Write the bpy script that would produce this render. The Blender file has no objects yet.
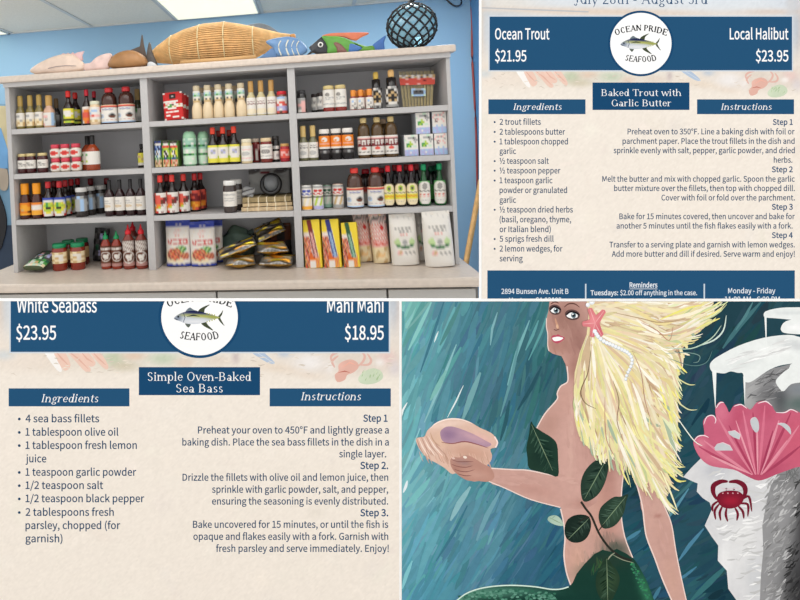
import bpy, bmesh, math, random, os
import numpy as np
from mathutils import Vector, Matrix
from mathutils.geometry import delaunay_2d_cdt
random.seed(7)
rng = np.random.default_rng(5)
SC = bpy.context.scene
COL = SC.collection

# ------------------------------------------------------------------ camera, light, exposure
CAM = Vector((1.4065, -2.3239, 0.5367))
YAW, PITCH, ROLL, FPX = 0.1326, -0.0034, -0.0491, 531.53
UC, VC = 240.0, 149.0                       # optical centre, in pixels of the 800x600 frame
FWD = Vector((-math.sin(YAW)*math.cos(PITCH), math.cos(YAW)*math.cos(PITCH), math.sin(PITCH)))
_r = Vector((math.cos(YAW), math.sin(YAW), 0)); _u = _r.cross(FWD)
RT = math.cos(ROLL)*_r + math.sin(ROLL)*_u
UP = -math.sin(ROLL)*_r + math.cos(ROLL)*_u
ROT = Matrix((RT, UP, -FWD)).transposed()
cd = bpy.data.cameras.new('camera'); cam = bpy.data.objects.new('camera', cd); COL.objects.link(cam)
cam.matrix_world = Matrix.Translation(CAM) @ ROT.to_4x4()
cd.sensor_fit = 'HORIZONTAL'; cd.sensor_width = 36; cd.lens = 36*FPX/800
cd.shift_x = (400-UC)/800; cd.shift_y = -(300-VC)/800
cd.clip_start = 0.05
SC.camera = cam
wd = bpy.data.worlds.new('world'); SC.world = wd; wd.use_nodes = True
bg = wd.node_tree.nodes['Background']; bg.inputs[0].default_value = (1.0, .995, .985, 1); bg.inputs[1].default_value = 1.17
def area_light(name, loc, target, size, power, color):
    l = bpy.data.lights.new(name, 'AREA'); l.shape = 'RECTANGLE'; l.size, l.size_y = size; l.energy = power; l.color = color
    o = bpy.data.objects.new(name, l); COL.objects.link(o); o.location = loc
    o.rotation_euler = (Vector(target)-Vector(loc)).to_track_quat('-Z', 'Y').to_euler(); return o
for lx, ly, lw in ((1.0, .75, 8), (-.75, .75, 14), (2.0, .6, 20), (.9, -.35, 3)):  # first two under the ceiling panels; last two unseen, added to brighten the room
    area_light('panel_and_fill_light', (lx, ly, 1.47 if ly > 0 else 1.49), (lx, ly+.12, 0), (.55, 1.0 if ly > 0 else .4), lw, (1, .97, .92))
area_light('panel_and_fill_light', (1.1, -1.0, 1.5), (1.05, .1, .35), (2.0, .5), 5.5, (1, .97, .93))  # unseen fill light added in front to brighten the shelf bays
vs = SC.view_settings; vs.view_transform = 'Standard'; vs.look = 'None'; vs.exposure = 0.0; vs.gamma = 1; vs.use_curve_mapping = False

# ------------------------------------------------------------------ pixel <-> place
def ray(u, v): return FWD + RT*((u-UC)/FPX) - UP*((v-VC)/FPX)
def at_y(u, v, y):
    d = ray(u, v); return CAM + d*((y-CAM.y)/d.y)
def at_z(u, v, z):
    d = ray(u, v); return CAM + d*((z-CAM.z)/d.z)
def proj(p):
    d = Vector(p)-CAM; z = d.dot(FWD); return UC+FPX*d.dot(RT)/z, VC-FPX*d.dot(UP)/z
def xat(u, y, z):
    a, b = -3.0, 5.0
    for _ in range(40):
        m = (a+b)/2
        if proj((m, y, z))[0] < u: a = m
        else: b = m
    return (a+b)/2
def zat(u, v, y): return at_y(u, v, y).z

# ------------------------------------------------------------------ helpers
def lin(c):
    return tuple((x/255/12.92 if x/255 <= .04045 else ((x/255+.055)/1.055)**2.4) for x in c[:3])
def linN(a):
    a = np.clip(a, 0, 255)/255
    return np.where(a <= .04045, a/12.92, ((a+.055)/1.055)**2.4)
_mats = {}
def mat(c, rough=.5, metal=0, spec=.5, trans=0, alpha=1, emit=0, bump=0, name=None, noise=0, nscale=30):
    key = (tuple(c), rough, metal, spec, trans, alpha, emit, bump, noise, nscale)
    if key in _mats: return _mats[key]
    m = bpy.data.materials.new(name or 'material'); m.use_nodes = True
    nt = m.node_tree; b = nt.nodes['Principled BSDF']; L = lin(c)
    b.inputs['Base Color'].default_value = (*L, 1); b.inputs['Roughness'].default_value = rough
    b.inputs['Metallic'].default_value = metal; b.inputs['Specular IOR Level'].default_value = spec
    b.inputs['Transmission Weight'].default_value = trans; b.inputs['Alpha'].default_value = alpha
    if emit:
        b.inputs['Emission Color'].default_value = (*L, 1); b.inputs['Emission Strength'].default_value = emit
    if noise or bump:
        tc = nt.nodes.new('ShaderNodeTexCoord'); n = nt.nodes.new('ShaderNodeTexNoise')
        n.inputs['Scale'].default_value = nscale; n.inputs['Detail'].default_value = 5
        nt.links.new(tc.outputs['Object'], n.inputs['Vector'])
        if noise:
            r = nt.nodes.new('ShaderNodeValToRGB'); r.color_ramp.elements[0].position = .3; r.color_ramp.elements[1].position = .7
            r.color_ramp.elements[0].color = (*[x*(1-noise) for x in L], 1); r.color_ramp.elements[1].color = (*[min(1, x*(1+noise)) for x in L], 1)
            nt.links.new(n.outputs['Fac'], r.inputs['Fac']); nt.links.new(r.outputs['Color'], b.inputs['Base Color'])
        if bump:
            bp = nt.nodes.new('ShaderNodeBump'); bp.inputs['Strength'].default_value = bump; bp.inputs['Distance'].default_value = .005
            nt.links.new(n.outputs['Fac'], bp.inputs['Height']); nt.links.new(bp.outputs['Normal'], b.inputs['Normal'])
    _mats[key] = m; return m
def paint_mat(name, rough=.9, spec=0.0, metal=0, noise=0.0, nscale=40):
    m = bpy.data.materials.new(name); m.use_nodes = True; nt = m.node_tree; b = nt.nodes['Principled BSDF']
    a = nt.nodes.new('ShaderNodeVertexColor'); a.layer_name = 'Col'
    b.inputs['Roughness'].default_value = rough; b.inputs['Specular IOR Level'].default_value = spec; b.inputs['Metallic'].default_value = metal
    if noise:
        tc = nt.nodes.new('ShaderNodeTexCoord'); n = nt.nodes.new('ShaderNodeTexNoise'); n.inputs['Scale'].default_value = nscale; n.inputs['Detail'].default_value = 6
        nt.links.new(tc.outputs['Object'], n.inputs['Vector'])
        mr = nt.nodes.new('ShaderNodeMapRange'); mr.inputs[1].default_value = .25; mr.inputs[2].default_value = .75; mr.inputs[3].default_value = 1-noise; mr.inputs[4].default_value = 1+noise
        nt.links.new(n.outputs['Fac'], mr.inputs[0])
        mx = nt.nodes.new('ShaderNodeVectorMath'); mx.operation = 'SCALE'
        nt.links.new(a.outputs['Color'], mx.inputs[0]); nt.links.new(mr.outputs[0], mx.inputs['Scale']); nt.links.new(mx.outputs[0], b.inputs['Base Color'])
    else: nt.links.new(a.outputs['Color'], b.inputs['Base Color'])
    return m
M_INK = paint_mat('printed_ink', .95, 0, noise=.0)
M_PAPER = paint_mat('printed_paper', .95, 0, noise=.02, nscale=90)
M_OIL = paint_mat('oil_paint', .9, 0.0, noise=.05, nscale=90)
M_LABEL = paint_mat('label_print', .55, .25)
M_FOIL = paint_mat('foil_print', .3, .5, metal=.75)
M_CERAM = paint_mat('painted_wood', .5, .3, noise=.06, nscale=50)

def tag(o, label=None, cat=None, group=None, kind=None):
    if label:
        n = len(label.split())
        if cat and not 4 <= n <= 16: print('LABEL LENGTH', n, label)
        o['label'] = label
    if cat: o['category'] = cat
    if group: o['group'] = group
    if kind: o['kind'] = kind
    return o
def link(name, me, m, parent=None, smooth=False):
    if m and not me.materials: me.materials.append(m)
    o = bpy.data.objects.new(name, me); COL.objects.link(o)
    if parent: o.parent = parent
    if smooth:
        me.polygons.foreach_set('use_smooth', [True]*len(me.polygons))
    return o
def empty(name, loc, rz=0):
    o = bpy.data.objects.new(name, None); COL.objects.link(o); o.location = loc; o.rotation_euler = (0, 0, rz); o.empty_display_size = .03; return o
def from_bm(name, bm, m, parent=None, smooth=False, bevel=0):
    if bevel: bmesh.ops.bevel(bm, geom=list(bm.edges), offset=bevel, segments=2, affect='EDGES', profile=.6)
    bmesh.ops.recalc_face_normals(bm, faces=bm.faces)
    me = bpy.data.meshes.new(name); bm.to_mesh(me); bm.free(); return link(name, me, m, parent, smooth)
def bx(bm, x0, x1, y0, y1, z0, z1):
    v = [bm.verts.new((x, y, z)) for x in (x0, x1) for y in (y0, y1) for z in (z0, z1)]
    for f in ((0, 1, 3, 2), (4, 6, 7, 5), (0, 4, 5, 1), (2, 3, 7, 6), (0, 2, 6, 4), (1, 5, 7, 3)): bm.faces.new([v[i] for i in f])
def box(name, dims, m, parent=None, bevel=0):
    bm = bmesh.new(); bx(bm, *dims); return from_bm(name, bm, m, parent, bevel=bevel)
def boxes(name, L, m, parent=None):
    bm = bmesh.new()
    for d in L: bx(bm, *d)
    return from_bm(name, bm, m, parent)
def lathe(name, prof, m, parent=None, n=20, sx=1, sy=1, smooth=True, off=(0, 0)):
    bm = bmesh.new(); rings = []
    for r, z in prof:
        if r < 1e-6: rings.append([bm.verts.new((off[0], off[1], z))])
        else: rings.append([bm.verts.new((off[0]+r*sx*math.cos(2*math.pi*i/n), off[1]+r*sy*math.sin(2*math.pi*i/n), z)) for i in range(n)])
    for a, b in zip(rings, rings[1:]):
        for i in range(n):
            j = (i+1) % n
            if len(a) == 1 and len(b) == 1: break
            if len(a) == 1: bm.faces.new((a[0], b[i], b[j]))
            elif len(b) == 1: bm.faces.new((a[i], a[j], b[0]))
            else: bm.faces.new((a[i], a[j], b[j], b[i]))
    if len(rings[0]) > 1: bm.faces.new(rings[0])
    if len(rings[-1]) > 1: bm.faces.new(rings[-1])
    return from_bm(name, bm, m, parent, smooth)
def tube_bm(bm, pts, r, n=6, closed=False):
    pts = [Vector(p) for p in pts]; rings = []
    N = len(pts)
    for i, p in enumerate(pts):
        a = pts[i-1] if (i > 0 or closed) else p; b = pts[(i+1) % N] if (i < N-1 or closed) else p
        t = (b-a).normalized(); s = t.cross(Vector((0, 0, 1)))
        if s.length < 1e-3: s = t.cross(Vector((0, 1, 0)))
        s.normalize(); w = s.cross(t); rr = r[i] if isinstance(r, (list, tuple)) else r
        rings.append([bm.verts.new(p+s*rr*math.cos(2*math.pi*k/n)+w*rr*math.sin(2*math.pi*k/n)) for k in range(n)])
    for i in range(N if closed else N-1):
        a, b = rings[i], rings[(i+1) % N]
        for k in range(n): bm.faces.new((a[k], a[(k+1) % n], b[(k+1) % n], b[k]))
    if not closed: bm.faces.new(rings[0]); bm.faces.new(rings[-1])
def tube(name, pts, r, m, parent=None, n=6, closed=False):
    bm = bmesh.new(); tube_bm(bm, pts, r, n, closed); return from_bm(name, bm, m, parent, True)
def copy_tree(o, parent=None):
    c = o.copy(); COL.objects.link(c)
    if parent: c.parent = parent
    for ch in [x for x in o.children]: copy_tree(ch, c)
    return c
PAL = dict(w=(224, 219, 211), k=(28, 24, 24), r=(196, 34, 34), y=(222, 212, 70), g=(70, 150, 70), b=(42, 66, 165), o=(226, 128, 36), c=(232, 216, 178),
           n=(96, 48, 26), p=(232, 178, 172), s=(160, 160, 158), d=(84, 80, 80), G=(24, 84, 56), l=(160, 190, 222), t=(200, 168, 118), e=(172, 198, 60),
           m=(112, 24, 34), q=(196, 220, 196), u=(176, 174, 214), O=(235, 165, 50), B=(28, 44, 120), T=(150, 190, 170), R=(214, 84, 70), Y=(230, 204, 56))
def el(u, v, cx, cy, rx, ry): return ((u-cx)/rx)**2+((v-cy)/ry)**2 < 1
def words(u, v, y, x0, x1, h, n=14, seed=0):
    """a line of tiny print: is this spot inked?"""
    if not (abs(v-y) < h/2 and x0 < u < x1): return False
    k = int((u-x0)/(x1-x0)*n*2); return (k*7919+seed*131+int((v-y+h)/h*3)*17) % 5 > 1
def kik_label(g):
    bgc, top, mid = ('G', 'w', 'p') if g else ('k', 'c', 'Y')
    def f(u, v):
        if not el(u, v, .5, .52, .47, .50): return 'g' if g and el(u, v, .5, .5, .56, .56) else bgc
        if el(u, v, .5, .24, .13, .14): return ('d' if el(u, v, .5, .24, .07, .08) else 'e') if not g else ('d' if (int(u*34)+int(v*34)) % 3 else 'w')
        if words(u, v, .44, .16, .84, .07, 8): return 'k' if g else 'G'
        if .50 < v < .74 and .12 < u < .88: return ('R' if words(u, v, .58, .2, .8, .06, 7) else 'p' if words(u, v, .67, .2, .8, .05, 7) else 'w') if g else ('o' if words(u, v, .61, .22, .78, .08, 7) else 'y')
        return 's' if words(u, v, .84, .34, .66, .04, 6) else top
    return f
def jug_label(u, v):
    if v < .11: return 'n' if (u < .03 or u > .97) else 'R' if .02 < v else 'c'
    if v < .14: return 'n'
    if words(u, v, .27, .28, .72, .10, 7): return 'b' if v < .27 else 's'
    if el(u, v, .24, .62, .12, .13): return 's' if el(u, v, .24, .60, .08, .08) else 'l'
    if el(u, v, .66, .60, .13, .15): return 'k' if el(u, v, .66, .56, .07, .07) else 'n' if v > .6 else 's'
    if words(u, v, .84, .12, .88, .04, 12): return 'R' if u > .5 else 's'
    if v > .93: return 'l'
    return 'w'
def plain(bg, ink, lines, pic=None, edge=None):
    def f(u, v):
        if edge and (v < .09 or v > .91): return edge
        if pic and el(u, v, *pic[:4]): return pic[4] if (u*23+v*19) % 1 > .3 else bg
        for k, (y, x0, x1, h) in enumerate(lines):
            if words(u, v, y, x0, x1, h, 6, k): return ink
        return bg
    return f
def rooster(bgc, ink, tall=0):
    def f(u, v):
        if tall and v < .40: return ink if (abs((u-.5)) < .34 and (u*9+v*7) % 1 > .38 and .04 < v) else bgc
        cy = .52 if not tall else .66
        d = ((u-.5)/.30)**2+((v-cy)/.24)**2
        if .72 < d < 1: return ink
        if el(u, v, .46, cy-.02, .11, .09) or (abs(u-.60+.3*(v-cy)) < .06 and abs(v-cy) < .14) or (abs(u-.47) < .03 and 0 < v-cy < .17): return ink
        if .08 < v < .20 and abs(u-.5) < .36 and (u*11) % 1 > .3: return ink
        if v > .85 and abs(u-.5) < .34 and (u*17+v*9) % 1 > .45: return 'p'
        return bgc
    return f
def can_print(ink, low, foot):
    def f(u, v):
        if v < .08: return 's'
        if v < .42: return ink if (el(u, v, .36, .20, .13, .06) or el(u, v, .64, .20, .13, .06) or words(u, v, .34, .15, .85, .10, 6)) else 'w'
        if abs(v-.46) < .03: return 'd'
        if v > .84: return foot
        return low if (math.sin(u*21+v*9) > .2) else 'w'
    return f
def fuji(u, v):
    if v < .10: return 'w'
    if v < .56:
        for k, cx in enumerate((.24, .50, .76)):
            if abs(u-cx) < .10 and .22 < v < .46 and ((abs(u-cx+.06) < .035) or (abs(v-.25) < .035) or (k != 1 and abs(v-.35) < .03) or (k == 1 and abs(u-cx-.06) < .035)): return 'w'
        return 'm' if v > .16 else 'p'
    if el(u, v, .5, .66, .12, .09): return 'R'
    return 'd' if words(u, v, .86, .15, .85, .05, 9) else 'w'
def flour_print(u, v):
    if v < .16: return 'w' if (u+v*1.7) % .23 > .012 else 's'
    if words(u, v, .205, .40, .60, .025, 6): return 'r'
    if words(u, v, .29, .18, .82, .030, 12, 1): return 'k'
    if words(u, v, .345, .26, .76, .030, 9, 2): return 'k'
    if words(u, v, .40, .36, .66, .018, 8): return 'R'
    if words(u, v, .44, .44, .58, .018, 5): return 'R'
    if el(u, v, .50, .60, .32, .07) and not el(u, v, .5, .555, .34, .055): return 'G' if (u*13) % 1 > .25 else 'g'
    if el(u, v, .50, .555, .09, .05): return 's'
    for cx in (.24, .76):
        if el(u, v, cx, .545, .11, .065): return 'e' if (u*17+v*23) % 1 > .45 else 'q'
    if el(u, v, .30, .755, .10, .048): return 'p' if (u*29+v*31) % 1 > .35 else 't'
    for cx in (.52, .66, .80):
        if abs(u-cx) < .045 and abs(v-.765) < .022: return 'd' if (u*41+v*13) % 1 > .3 else 'w'
    if words(u, v, .86, .16, .84, .014, 16, 4): return 's'
    return 'w'
def panko_print(u, v):
    if v < .20: return 'spwd'[int(u*13+v*31+math.sin(u*9)*2) % 4] if v > .02 else 'p'
    if v < .56:
        dx, dy = u-.66, v-.30
        if abs(dx)/.20+abs(dy)/.10 < 1: return 'r' if abs(dx)/.16+abs(dy)/.08 < 1 else 'w'
        a, b = (u*7+v*11) % 1, (u*7-v*11) % 1
        return 'w' if (a < .30 or b < .30) else 'R'
    if v < .60: return 'p'
    if v < .68: return 'R' if words(u, v, .62, .08, .92, .055, 6) else 'p'
    return 'ct'[int((math.sin(u*14+v*5)+math.sin(v*23+u*6)) > .9)] if not (.3 < u < .7 and .78 < v < .88 and (u*19+v*7) % 1 > .6) else 'O'
def rice_print(u, v):
    if v < .14 or v > .93: return 'w' if words(u, v, .955, .2, .8, .02, 7) or words(u, v, .10, .36, .64, .03, 5) else 'b'
    if v < .155 or v > .915: return 'w'
    if words(u, v, .22, .36, .66, .03, 7) or words(u, v, .28, .30, .60, .03, 7, 2): return 'p'
    if words(u, v, .345, .34, .66, .02, 7): return 'R'
    if .40 < v < .54:                      # red brush lettering
        for k, cx in enumerate((.20, .42, .62, .82)):
            x, y = (u-cx)/.09, (v-.47)/.065
            if abs(x) > 1 or abs(y) > 1: continue
            if k == 0 and (abs(x+.6-y*.3) < .28 or abs(x-.55+y*.25) < .28): return 'r'
            if k == 1 and (abs(y+.7) < .2 or abs(y) < .2 or abs(y-.7) < .22 and x < .8): return 'r'
            if k == 2 and (abs(x) < .22 or abs(y+.55) < .2 or abs(y-.8) < .2): return 'r'
            if k == 3 and (abs(x+.7) < .22 or abs(x-.7) < .22 or abs(y+.75) < .18 or abs(y) < .18 or abs(y-.75) < .18): return 'r'
        return 'w'
    if el(u, v, .38, .74, .30, .13): return 'RnRtoRRnt'[int(u*23+math.sin(v*37)*3+v*19) % 9]
    if el(u, v, .80, .78, .15, .08): return 'RtRn'[int(u*31+v*29) % 4]
    if el(u, v, .66, .63, .22, .075): return 'gGgqe'[int(u*29+v*37) % 5]
    if el(u, v, .42, .77, .42, .17): return 'c'
    return 'w' if (u*3+v*2) % 1 > .04 else 'c'
def curry_print(c1, c2):
    def f(u, v):
        s_ = .36+.42*v
        if abs(u-s_) < .17 and v < .80:
            if abs(u-s_) > .145: return 'w' if v > .2 else 'Y'
            if v > .26 and abs(u-s_) < .075 and (v*13+u*5) % 1 > .28: return c2
            return c1
        if v > .72 and .30 < u < .66 and abs(u-.46) < .20-(v-.72)*.1: return 'w' if v > .86 else ('o' if (u*17+v*11) % 1 > .4 else 'r')
        if u < s_-.17 and v > .26:
            if v < .36: return 'w' if (u*11+v*5) % 1 > .2 else 'p'
            return 'RmntRopm'[int(u*29+math.sin(v*41+u*7)*2+v*31) % 8]
        if v > .70 and u > .62 and u < .92: return 'RtRYo'[int(u*37+v*29) % 5]
        return 'Y'
    return f
SOFT = .04
def grid_mesh(name, P, C, m, parent, smooth=False):
    """P: function(i/nu, j/nv)->xyz, C: 2D array of colours rows top to bottom"""
    if len(C)*len(C[0]) < 900:              # finer cells; dark lettering cells break up into small marks
        rr = random.Random(len(C)*7+len(C[0])); K = 3; D = []
        for row_ in C:
            light = [c for c in row_ if sum(c) > 640]; many = len(light) >= len(row_)*.45; sub3 = []
            for _ in range(K):
                line = []
                for c in row_:
                    for _ in range(K):
                        q = c
                        if many and sum(c) < 260 and rr.random() < .42: q = light[0]
                        line.append(q)
                sub3.append(line)
            D += sub3
        C = D
    nv, nu = len(C), len(C[0]); verts = []; faces = []; cols = []
    for j in range(nv+1):
        for i in range(nu+1): verts.append(P(i/nu, 1-j/nv))
    for j in range(nv):
        for i in range(nu):
            a = j*(nu+1)+i; faces.append((a, a+nu+1, a+nu+2, a+1)); cols.append(C[j][i])
    me = bpy.data.meshes.new(name); me.from_pydata(verts, [], faces)
    ca = me.color_attributes.new('Col', 'FLOAT_COLOR', 'POINT')
    A = np.array([[lin(c) for c in r] for r in C]); A = A*(1-SOFT)+A.mean(axis=(0, 1))*SOFT
    A = np.pad(A, ((1, 1), (1, 1), (0, 0)), mode='edge'); A = (A[:-1, :-1]+A[1:, :-1]+A[:-1, 1:]+A[1:, 1:])/4
    B = np.ones((A.shape[0]*A.shape[1], 4)); B[:, :3] = A.reshape(-1, 3); ca.data.foreach_set('color', B.ravel())
    return link(name, me, m, parent, smooth)
def art(rows, sub=1):
    if callable(rows):                      # finely drawn print: rows(u, v) with v = 0 at the top
        return [[PAL[rows((i+.5)/34, (j+.5)/34)] for i in range(34)] for j in range(34)]
    out = []
    for r in rows:
        row = [PAL[ch] for ch in r for _ in range(sub)]
        for _ in range(sub): out.append(row)
    return out
def wrap_label(name, r, z0, z1, rows, parent, span=math.pi*1.1, sx=1, sy=1, m=None):
    C = art(rows)
    if len(C[0]) < 10:
        k = -(-10//len(C[0])); C = [[c for c in row for _ in range(k)] for row in C]
    rr = r*1.012+.0004
    def P(u, v):
        a = -math.pi/2 + (u-.5)*span
        return (rr*sx*math.cos(a), rr*sy*math.sin(a), z0+(z1-z0)*v)
    return grid_mesh(name, P, C, m or M_LABEL, parent)
# ------------------------------------------------------------------ flat artwork tools (posters and the painted canvas)
BD = 0.90                                  # distance of the display board from the camera
S = BD/FPX                                 # one poster pixel in metres
def board_empty(name, u, v, dz=0.0):
    o = bpy.data.objects.new(name, None); COL.objects.link(o); o.empty_display_size = .05
    o.matrix_world = Matrix.Translation(CAM + (FWD*(BD-dz)) + RT*((u-UC)*S) - UP*((v-VC)*S)) @ ROT.to_4x4()
    o['_u'] = u; o['_v'] = v; return o
LEVELS = {}; STEP = 3e-6
class Paint:
    """collects coloured shapes given in sheet units (x right, y down) and builds ONE mesh of thin ink layers"""
    def __init__(s, root, base=0.0002, step=4e-6, clip=None):
        s.u0, s.v0 = root['_u'], root['_v']; s.root = root; s.z = base; s.V = []; s.F = []; s.C = []; s.clip = clip
        s.M = LEVELS.setdefault(root.name, np.zeros((160, 230), np.int32))
    def up(s, pts, w=0, runs=False):
        """each shape lies one thin ink layer above whatever it crosses"""
        c = 4.0; R = []
        if runs:
            for a, b in zip(pts, pts[1:]): R.append((min(a[0], b[0])-w, min(a[1], b[1])-w, max(a[0], b[0])+w, max(a[1], b[1])+w))
        else:
            xs = [p[0] for p in pts]; ys = [p[1] for p in pts]; R.append((min(xs), min(ys), max(xs), max(ys)))
        I = [(max(0, int((x0+40)/c)), max(0, int((y0+40)/c)), max(0, int((x1+40)/c))+1, max(0, int((y1+40)/c))+1) for x0, y0, x1, y1 in R]
        L = max([int(s.M[j0:j1, i0:i1].max()) for i0, j0, i1, j1 in I if s.M[j0:j1, i0:i1].size] or [0])+1
        for i0, j0, i1, j1 in I: s.M[j0:j1, i0:i1] = L
        s.z = .0001+L*STEP
    def vert(s, x, y, c):
        s.V.append(((x-s.u0)*S, (s.v0-y)*S, s.z)); s.C.append(c)
    def poly(s, pts, c):
        s.up(pts); i = len(s.V)
        for x, y in pts: s.vert(x, y, c)
        s.F.append(tuple(range(i, i+len(pts)))[::-1] if area2(pts) > 0 else tuple(range(i, i+len(pts))))
    def fill(s, pts, f, h=3.0):
        """smoothly shaded fill: f(X,Y)->(N,3) sRGB"""
        s.up(pts); pts = resample(pts, h*1.2); n = len(pts)
        xs = [p[0] for p in pts]; ys = [p[1] for p in pts]
        gx, gy = np.meshgrid(np.arange(min(xs)+h/2, max(xs), h), np.arange(min(ys)+h/2, max(ys), h))
        P = np.array(pts); ins = inside(P, gx.ravel(), gy.ravel())
        G = np.stack([gx.ravel()[ins], gy.ravel()[ins]], 1)
        if len(G):
            d = np.min(np.hypot(G[:, None, 0]-P[None, :, 0], G[:, None, 1]-P[None, :, 1]), axis=1); G = G[d > h*.45]
        co = [Vector(p) for p in pts]+[Vector(g) for g in G.tolist()]
        vs_, es_, fs_, _, _, _ = delaunay_2d_cdt(co, [(k, (k+1) % n) for k in range(n)], [], 1, 1e-5)
        A = np.array([(v.x, v.y) for v in vs_]); C = f(A[:, 0], A[:, 1]); i = len(s.V)
        for (x, y), c in zip(A, C): s.vert(x, y, tuple(c))
        for fc in fs_: s.F.append(tuple(i+k for k in fc)[::-1])
    def stroke(s, pts, w, c, c2=None, taper=True):
        s.up(pts, w/2+.3, True); n = len(pts); i = len(s.V); w = w/2
        for k, (x, y) in enumerate(pts):
            a = pts[max(0, k-1)]; b = pts[min(n-1, k+1)]; dx, dy = b[0]-a[0], b[1]-a[1]; L = math.hypot(dx, dy) or 1
            t = k/(n-1); ww = w*((math.sin(math.pi*min(1, max(0, .06+.88*t)))**.7) if taper is True else ((1-t)*.9+.1 if taper == 'end' else 1))
            cc = c if c2 is None else tuple(c[q]*(1-t)+c2[q]*t for q in range(3))
            s.vert(x-dy/L*ww, y+dx/L*ww, cc); s.vert(x+dy/L*ww, y-dx/L*ww, cc)
        for k in range(n-1): s.F.append((i+2*k, i+2*k+2, i+2*k+3, i+2*k+1)[::-1])
    def ell(s, cx, cy, rx, ry, c, ang=0, n=20, a0=0, a1=360):
        A = [math.radians(a0+(a1-a0)*k/(n if a1-a0 == 360 else n-1)) for k in range(n)]; ca, sa = math.cos(ang), math.sin(ang)
        s.poly([(cx+rx*math.cos(t)*ca-ry*math.sin(t)*sa, cy+rx*math.cos(t)*sa+ry*math.sin(t)*ca) for t in A], c)
    def rect(s, x0, y0, x1, y1, c): s.poly([(x0, y0), (x1, y0), (x1, y1), (x0, y1)], c)
    def build(s, name, m, parent=None):
        me = bpy.data.meshes.new(name); me.from_pydata(s.V, [], s.F)
        ca = me.color_attributes.new('Col', 'FLOAT_COLOR', 'POINT')
        CC = np.array(s.C, float)
        if m.name == 'oil_paint': CC = CC*.87+CC.mean(axis=1, keepdims=True)*.13
        A = np.ones((len(s.V), 4)); A[:, :3] = linN(CC); ca.data.foreach_set('color', A.ravel())
        if s.clip:
            bm = bmesh.new(); bm.from_mesh(me); x0, y0, x1, y1 = s.clip
            for co, no in (((x0-s.u0, 0), (-1, 0)), ((x1-s.u0, 0), (1, 0)), ((0, s.v0-y0), (0, 1)), ((0, s.v0-y1), (0, -1))):
                bmesh.ops.bisect_plane(bm, geom=bm.verts[:]+bm.edges[:]+bm.faces[:], plane_co=(co[0]*S, co[1]*S, 0), plane_no=(*no, 0), clear_outer=True)
            bm.to_mesh(me); bm.free()
        return link(name, me, m, parent or s.root)
def area2(p): return sum(p[i-1][0]*p[i][1]-p[i][0]*p[i-1][1] for i in range(len(p)))
def resample(pts, h):
    out = []
    for i in range(len(pts)):
        a, b = pts[i], pts[(i+1) % len(pts)]; n = max(1, int(math.hypot(b[0]-a[0], b[1]-a[1])/h))
        out += [(a[0]+(b[0]-a[0])*k/n, a[1]+(b[1]-a[1])*k/n) for k in range(n)]
    return out
def inside(P, X, Y):
    c = np.zeros(len(X), bool); n = len(P); j = n-1
    for i in range(n):
        xi, yi, xj, yj = P[i, 0], P[i, 1], P[j, 0], P[j, 1]
        t = ((yi > Y) != (yj > Y)) & (X < (xj-xi)*(Y-yi)/((yj-yi) or 1e-9)+xi); c ^= t; j = i
    return c
def smooth(pts, closed=True, k=4):
    n = len(pts); out = []
    for i in range(n if closed else n-1):
        p0, p1, p2, p3 = [pts[(i+q) % n] if closed else pts[min(n-1, max(0, i+q))] for q in (-1, 0, 1, 2)]
        for a in range(k):
            t = a/k
            out.append(tuple(.5*((2*p1[d])+(-p0[d]+p2[d])*t+(2*p0[d]-5*p1[d]+4*p2[d]-p3[d])*t*t+(-p0[d]+3*p1[d]-3*p2[d]+p3[d])*t**3) for d in (0, 1)))
    if not closed: out.append(pts[-1])
    return out
def blobs(base, L):
    """base colour (or idw list) with soft patches (x,y,rx,ry,deg,colour,alpha)"""
    def f(X, Y):
        if isinstance(base, list):
            W = 0; C = 0
            for x, y, c in base:
                w = (1/((X-x)**2+(Y-y)**2+30)**1.5)[:, None]; W = W+w; C = C+w*np.array(c, float)[None]
            C = C/W
        else: C = np.repeat(np.array(base, float)[None], len(X), 0)
        for x, y, rx, ry, a, c, al in L:
            t = math.radians(a); dx, dy = X-x, Y-y; u = (dx*math.cos(t)+dy*math.sin(t))/rx; v = (-dx*math.sin(t)+dy*math.cos(t))/ry
            w = (al*np.exp(-(u*u+v*v)**1.2))[:, None]; C = C*(1-w)+np.array(c, float)[None]*w
        return C
    return f

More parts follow.
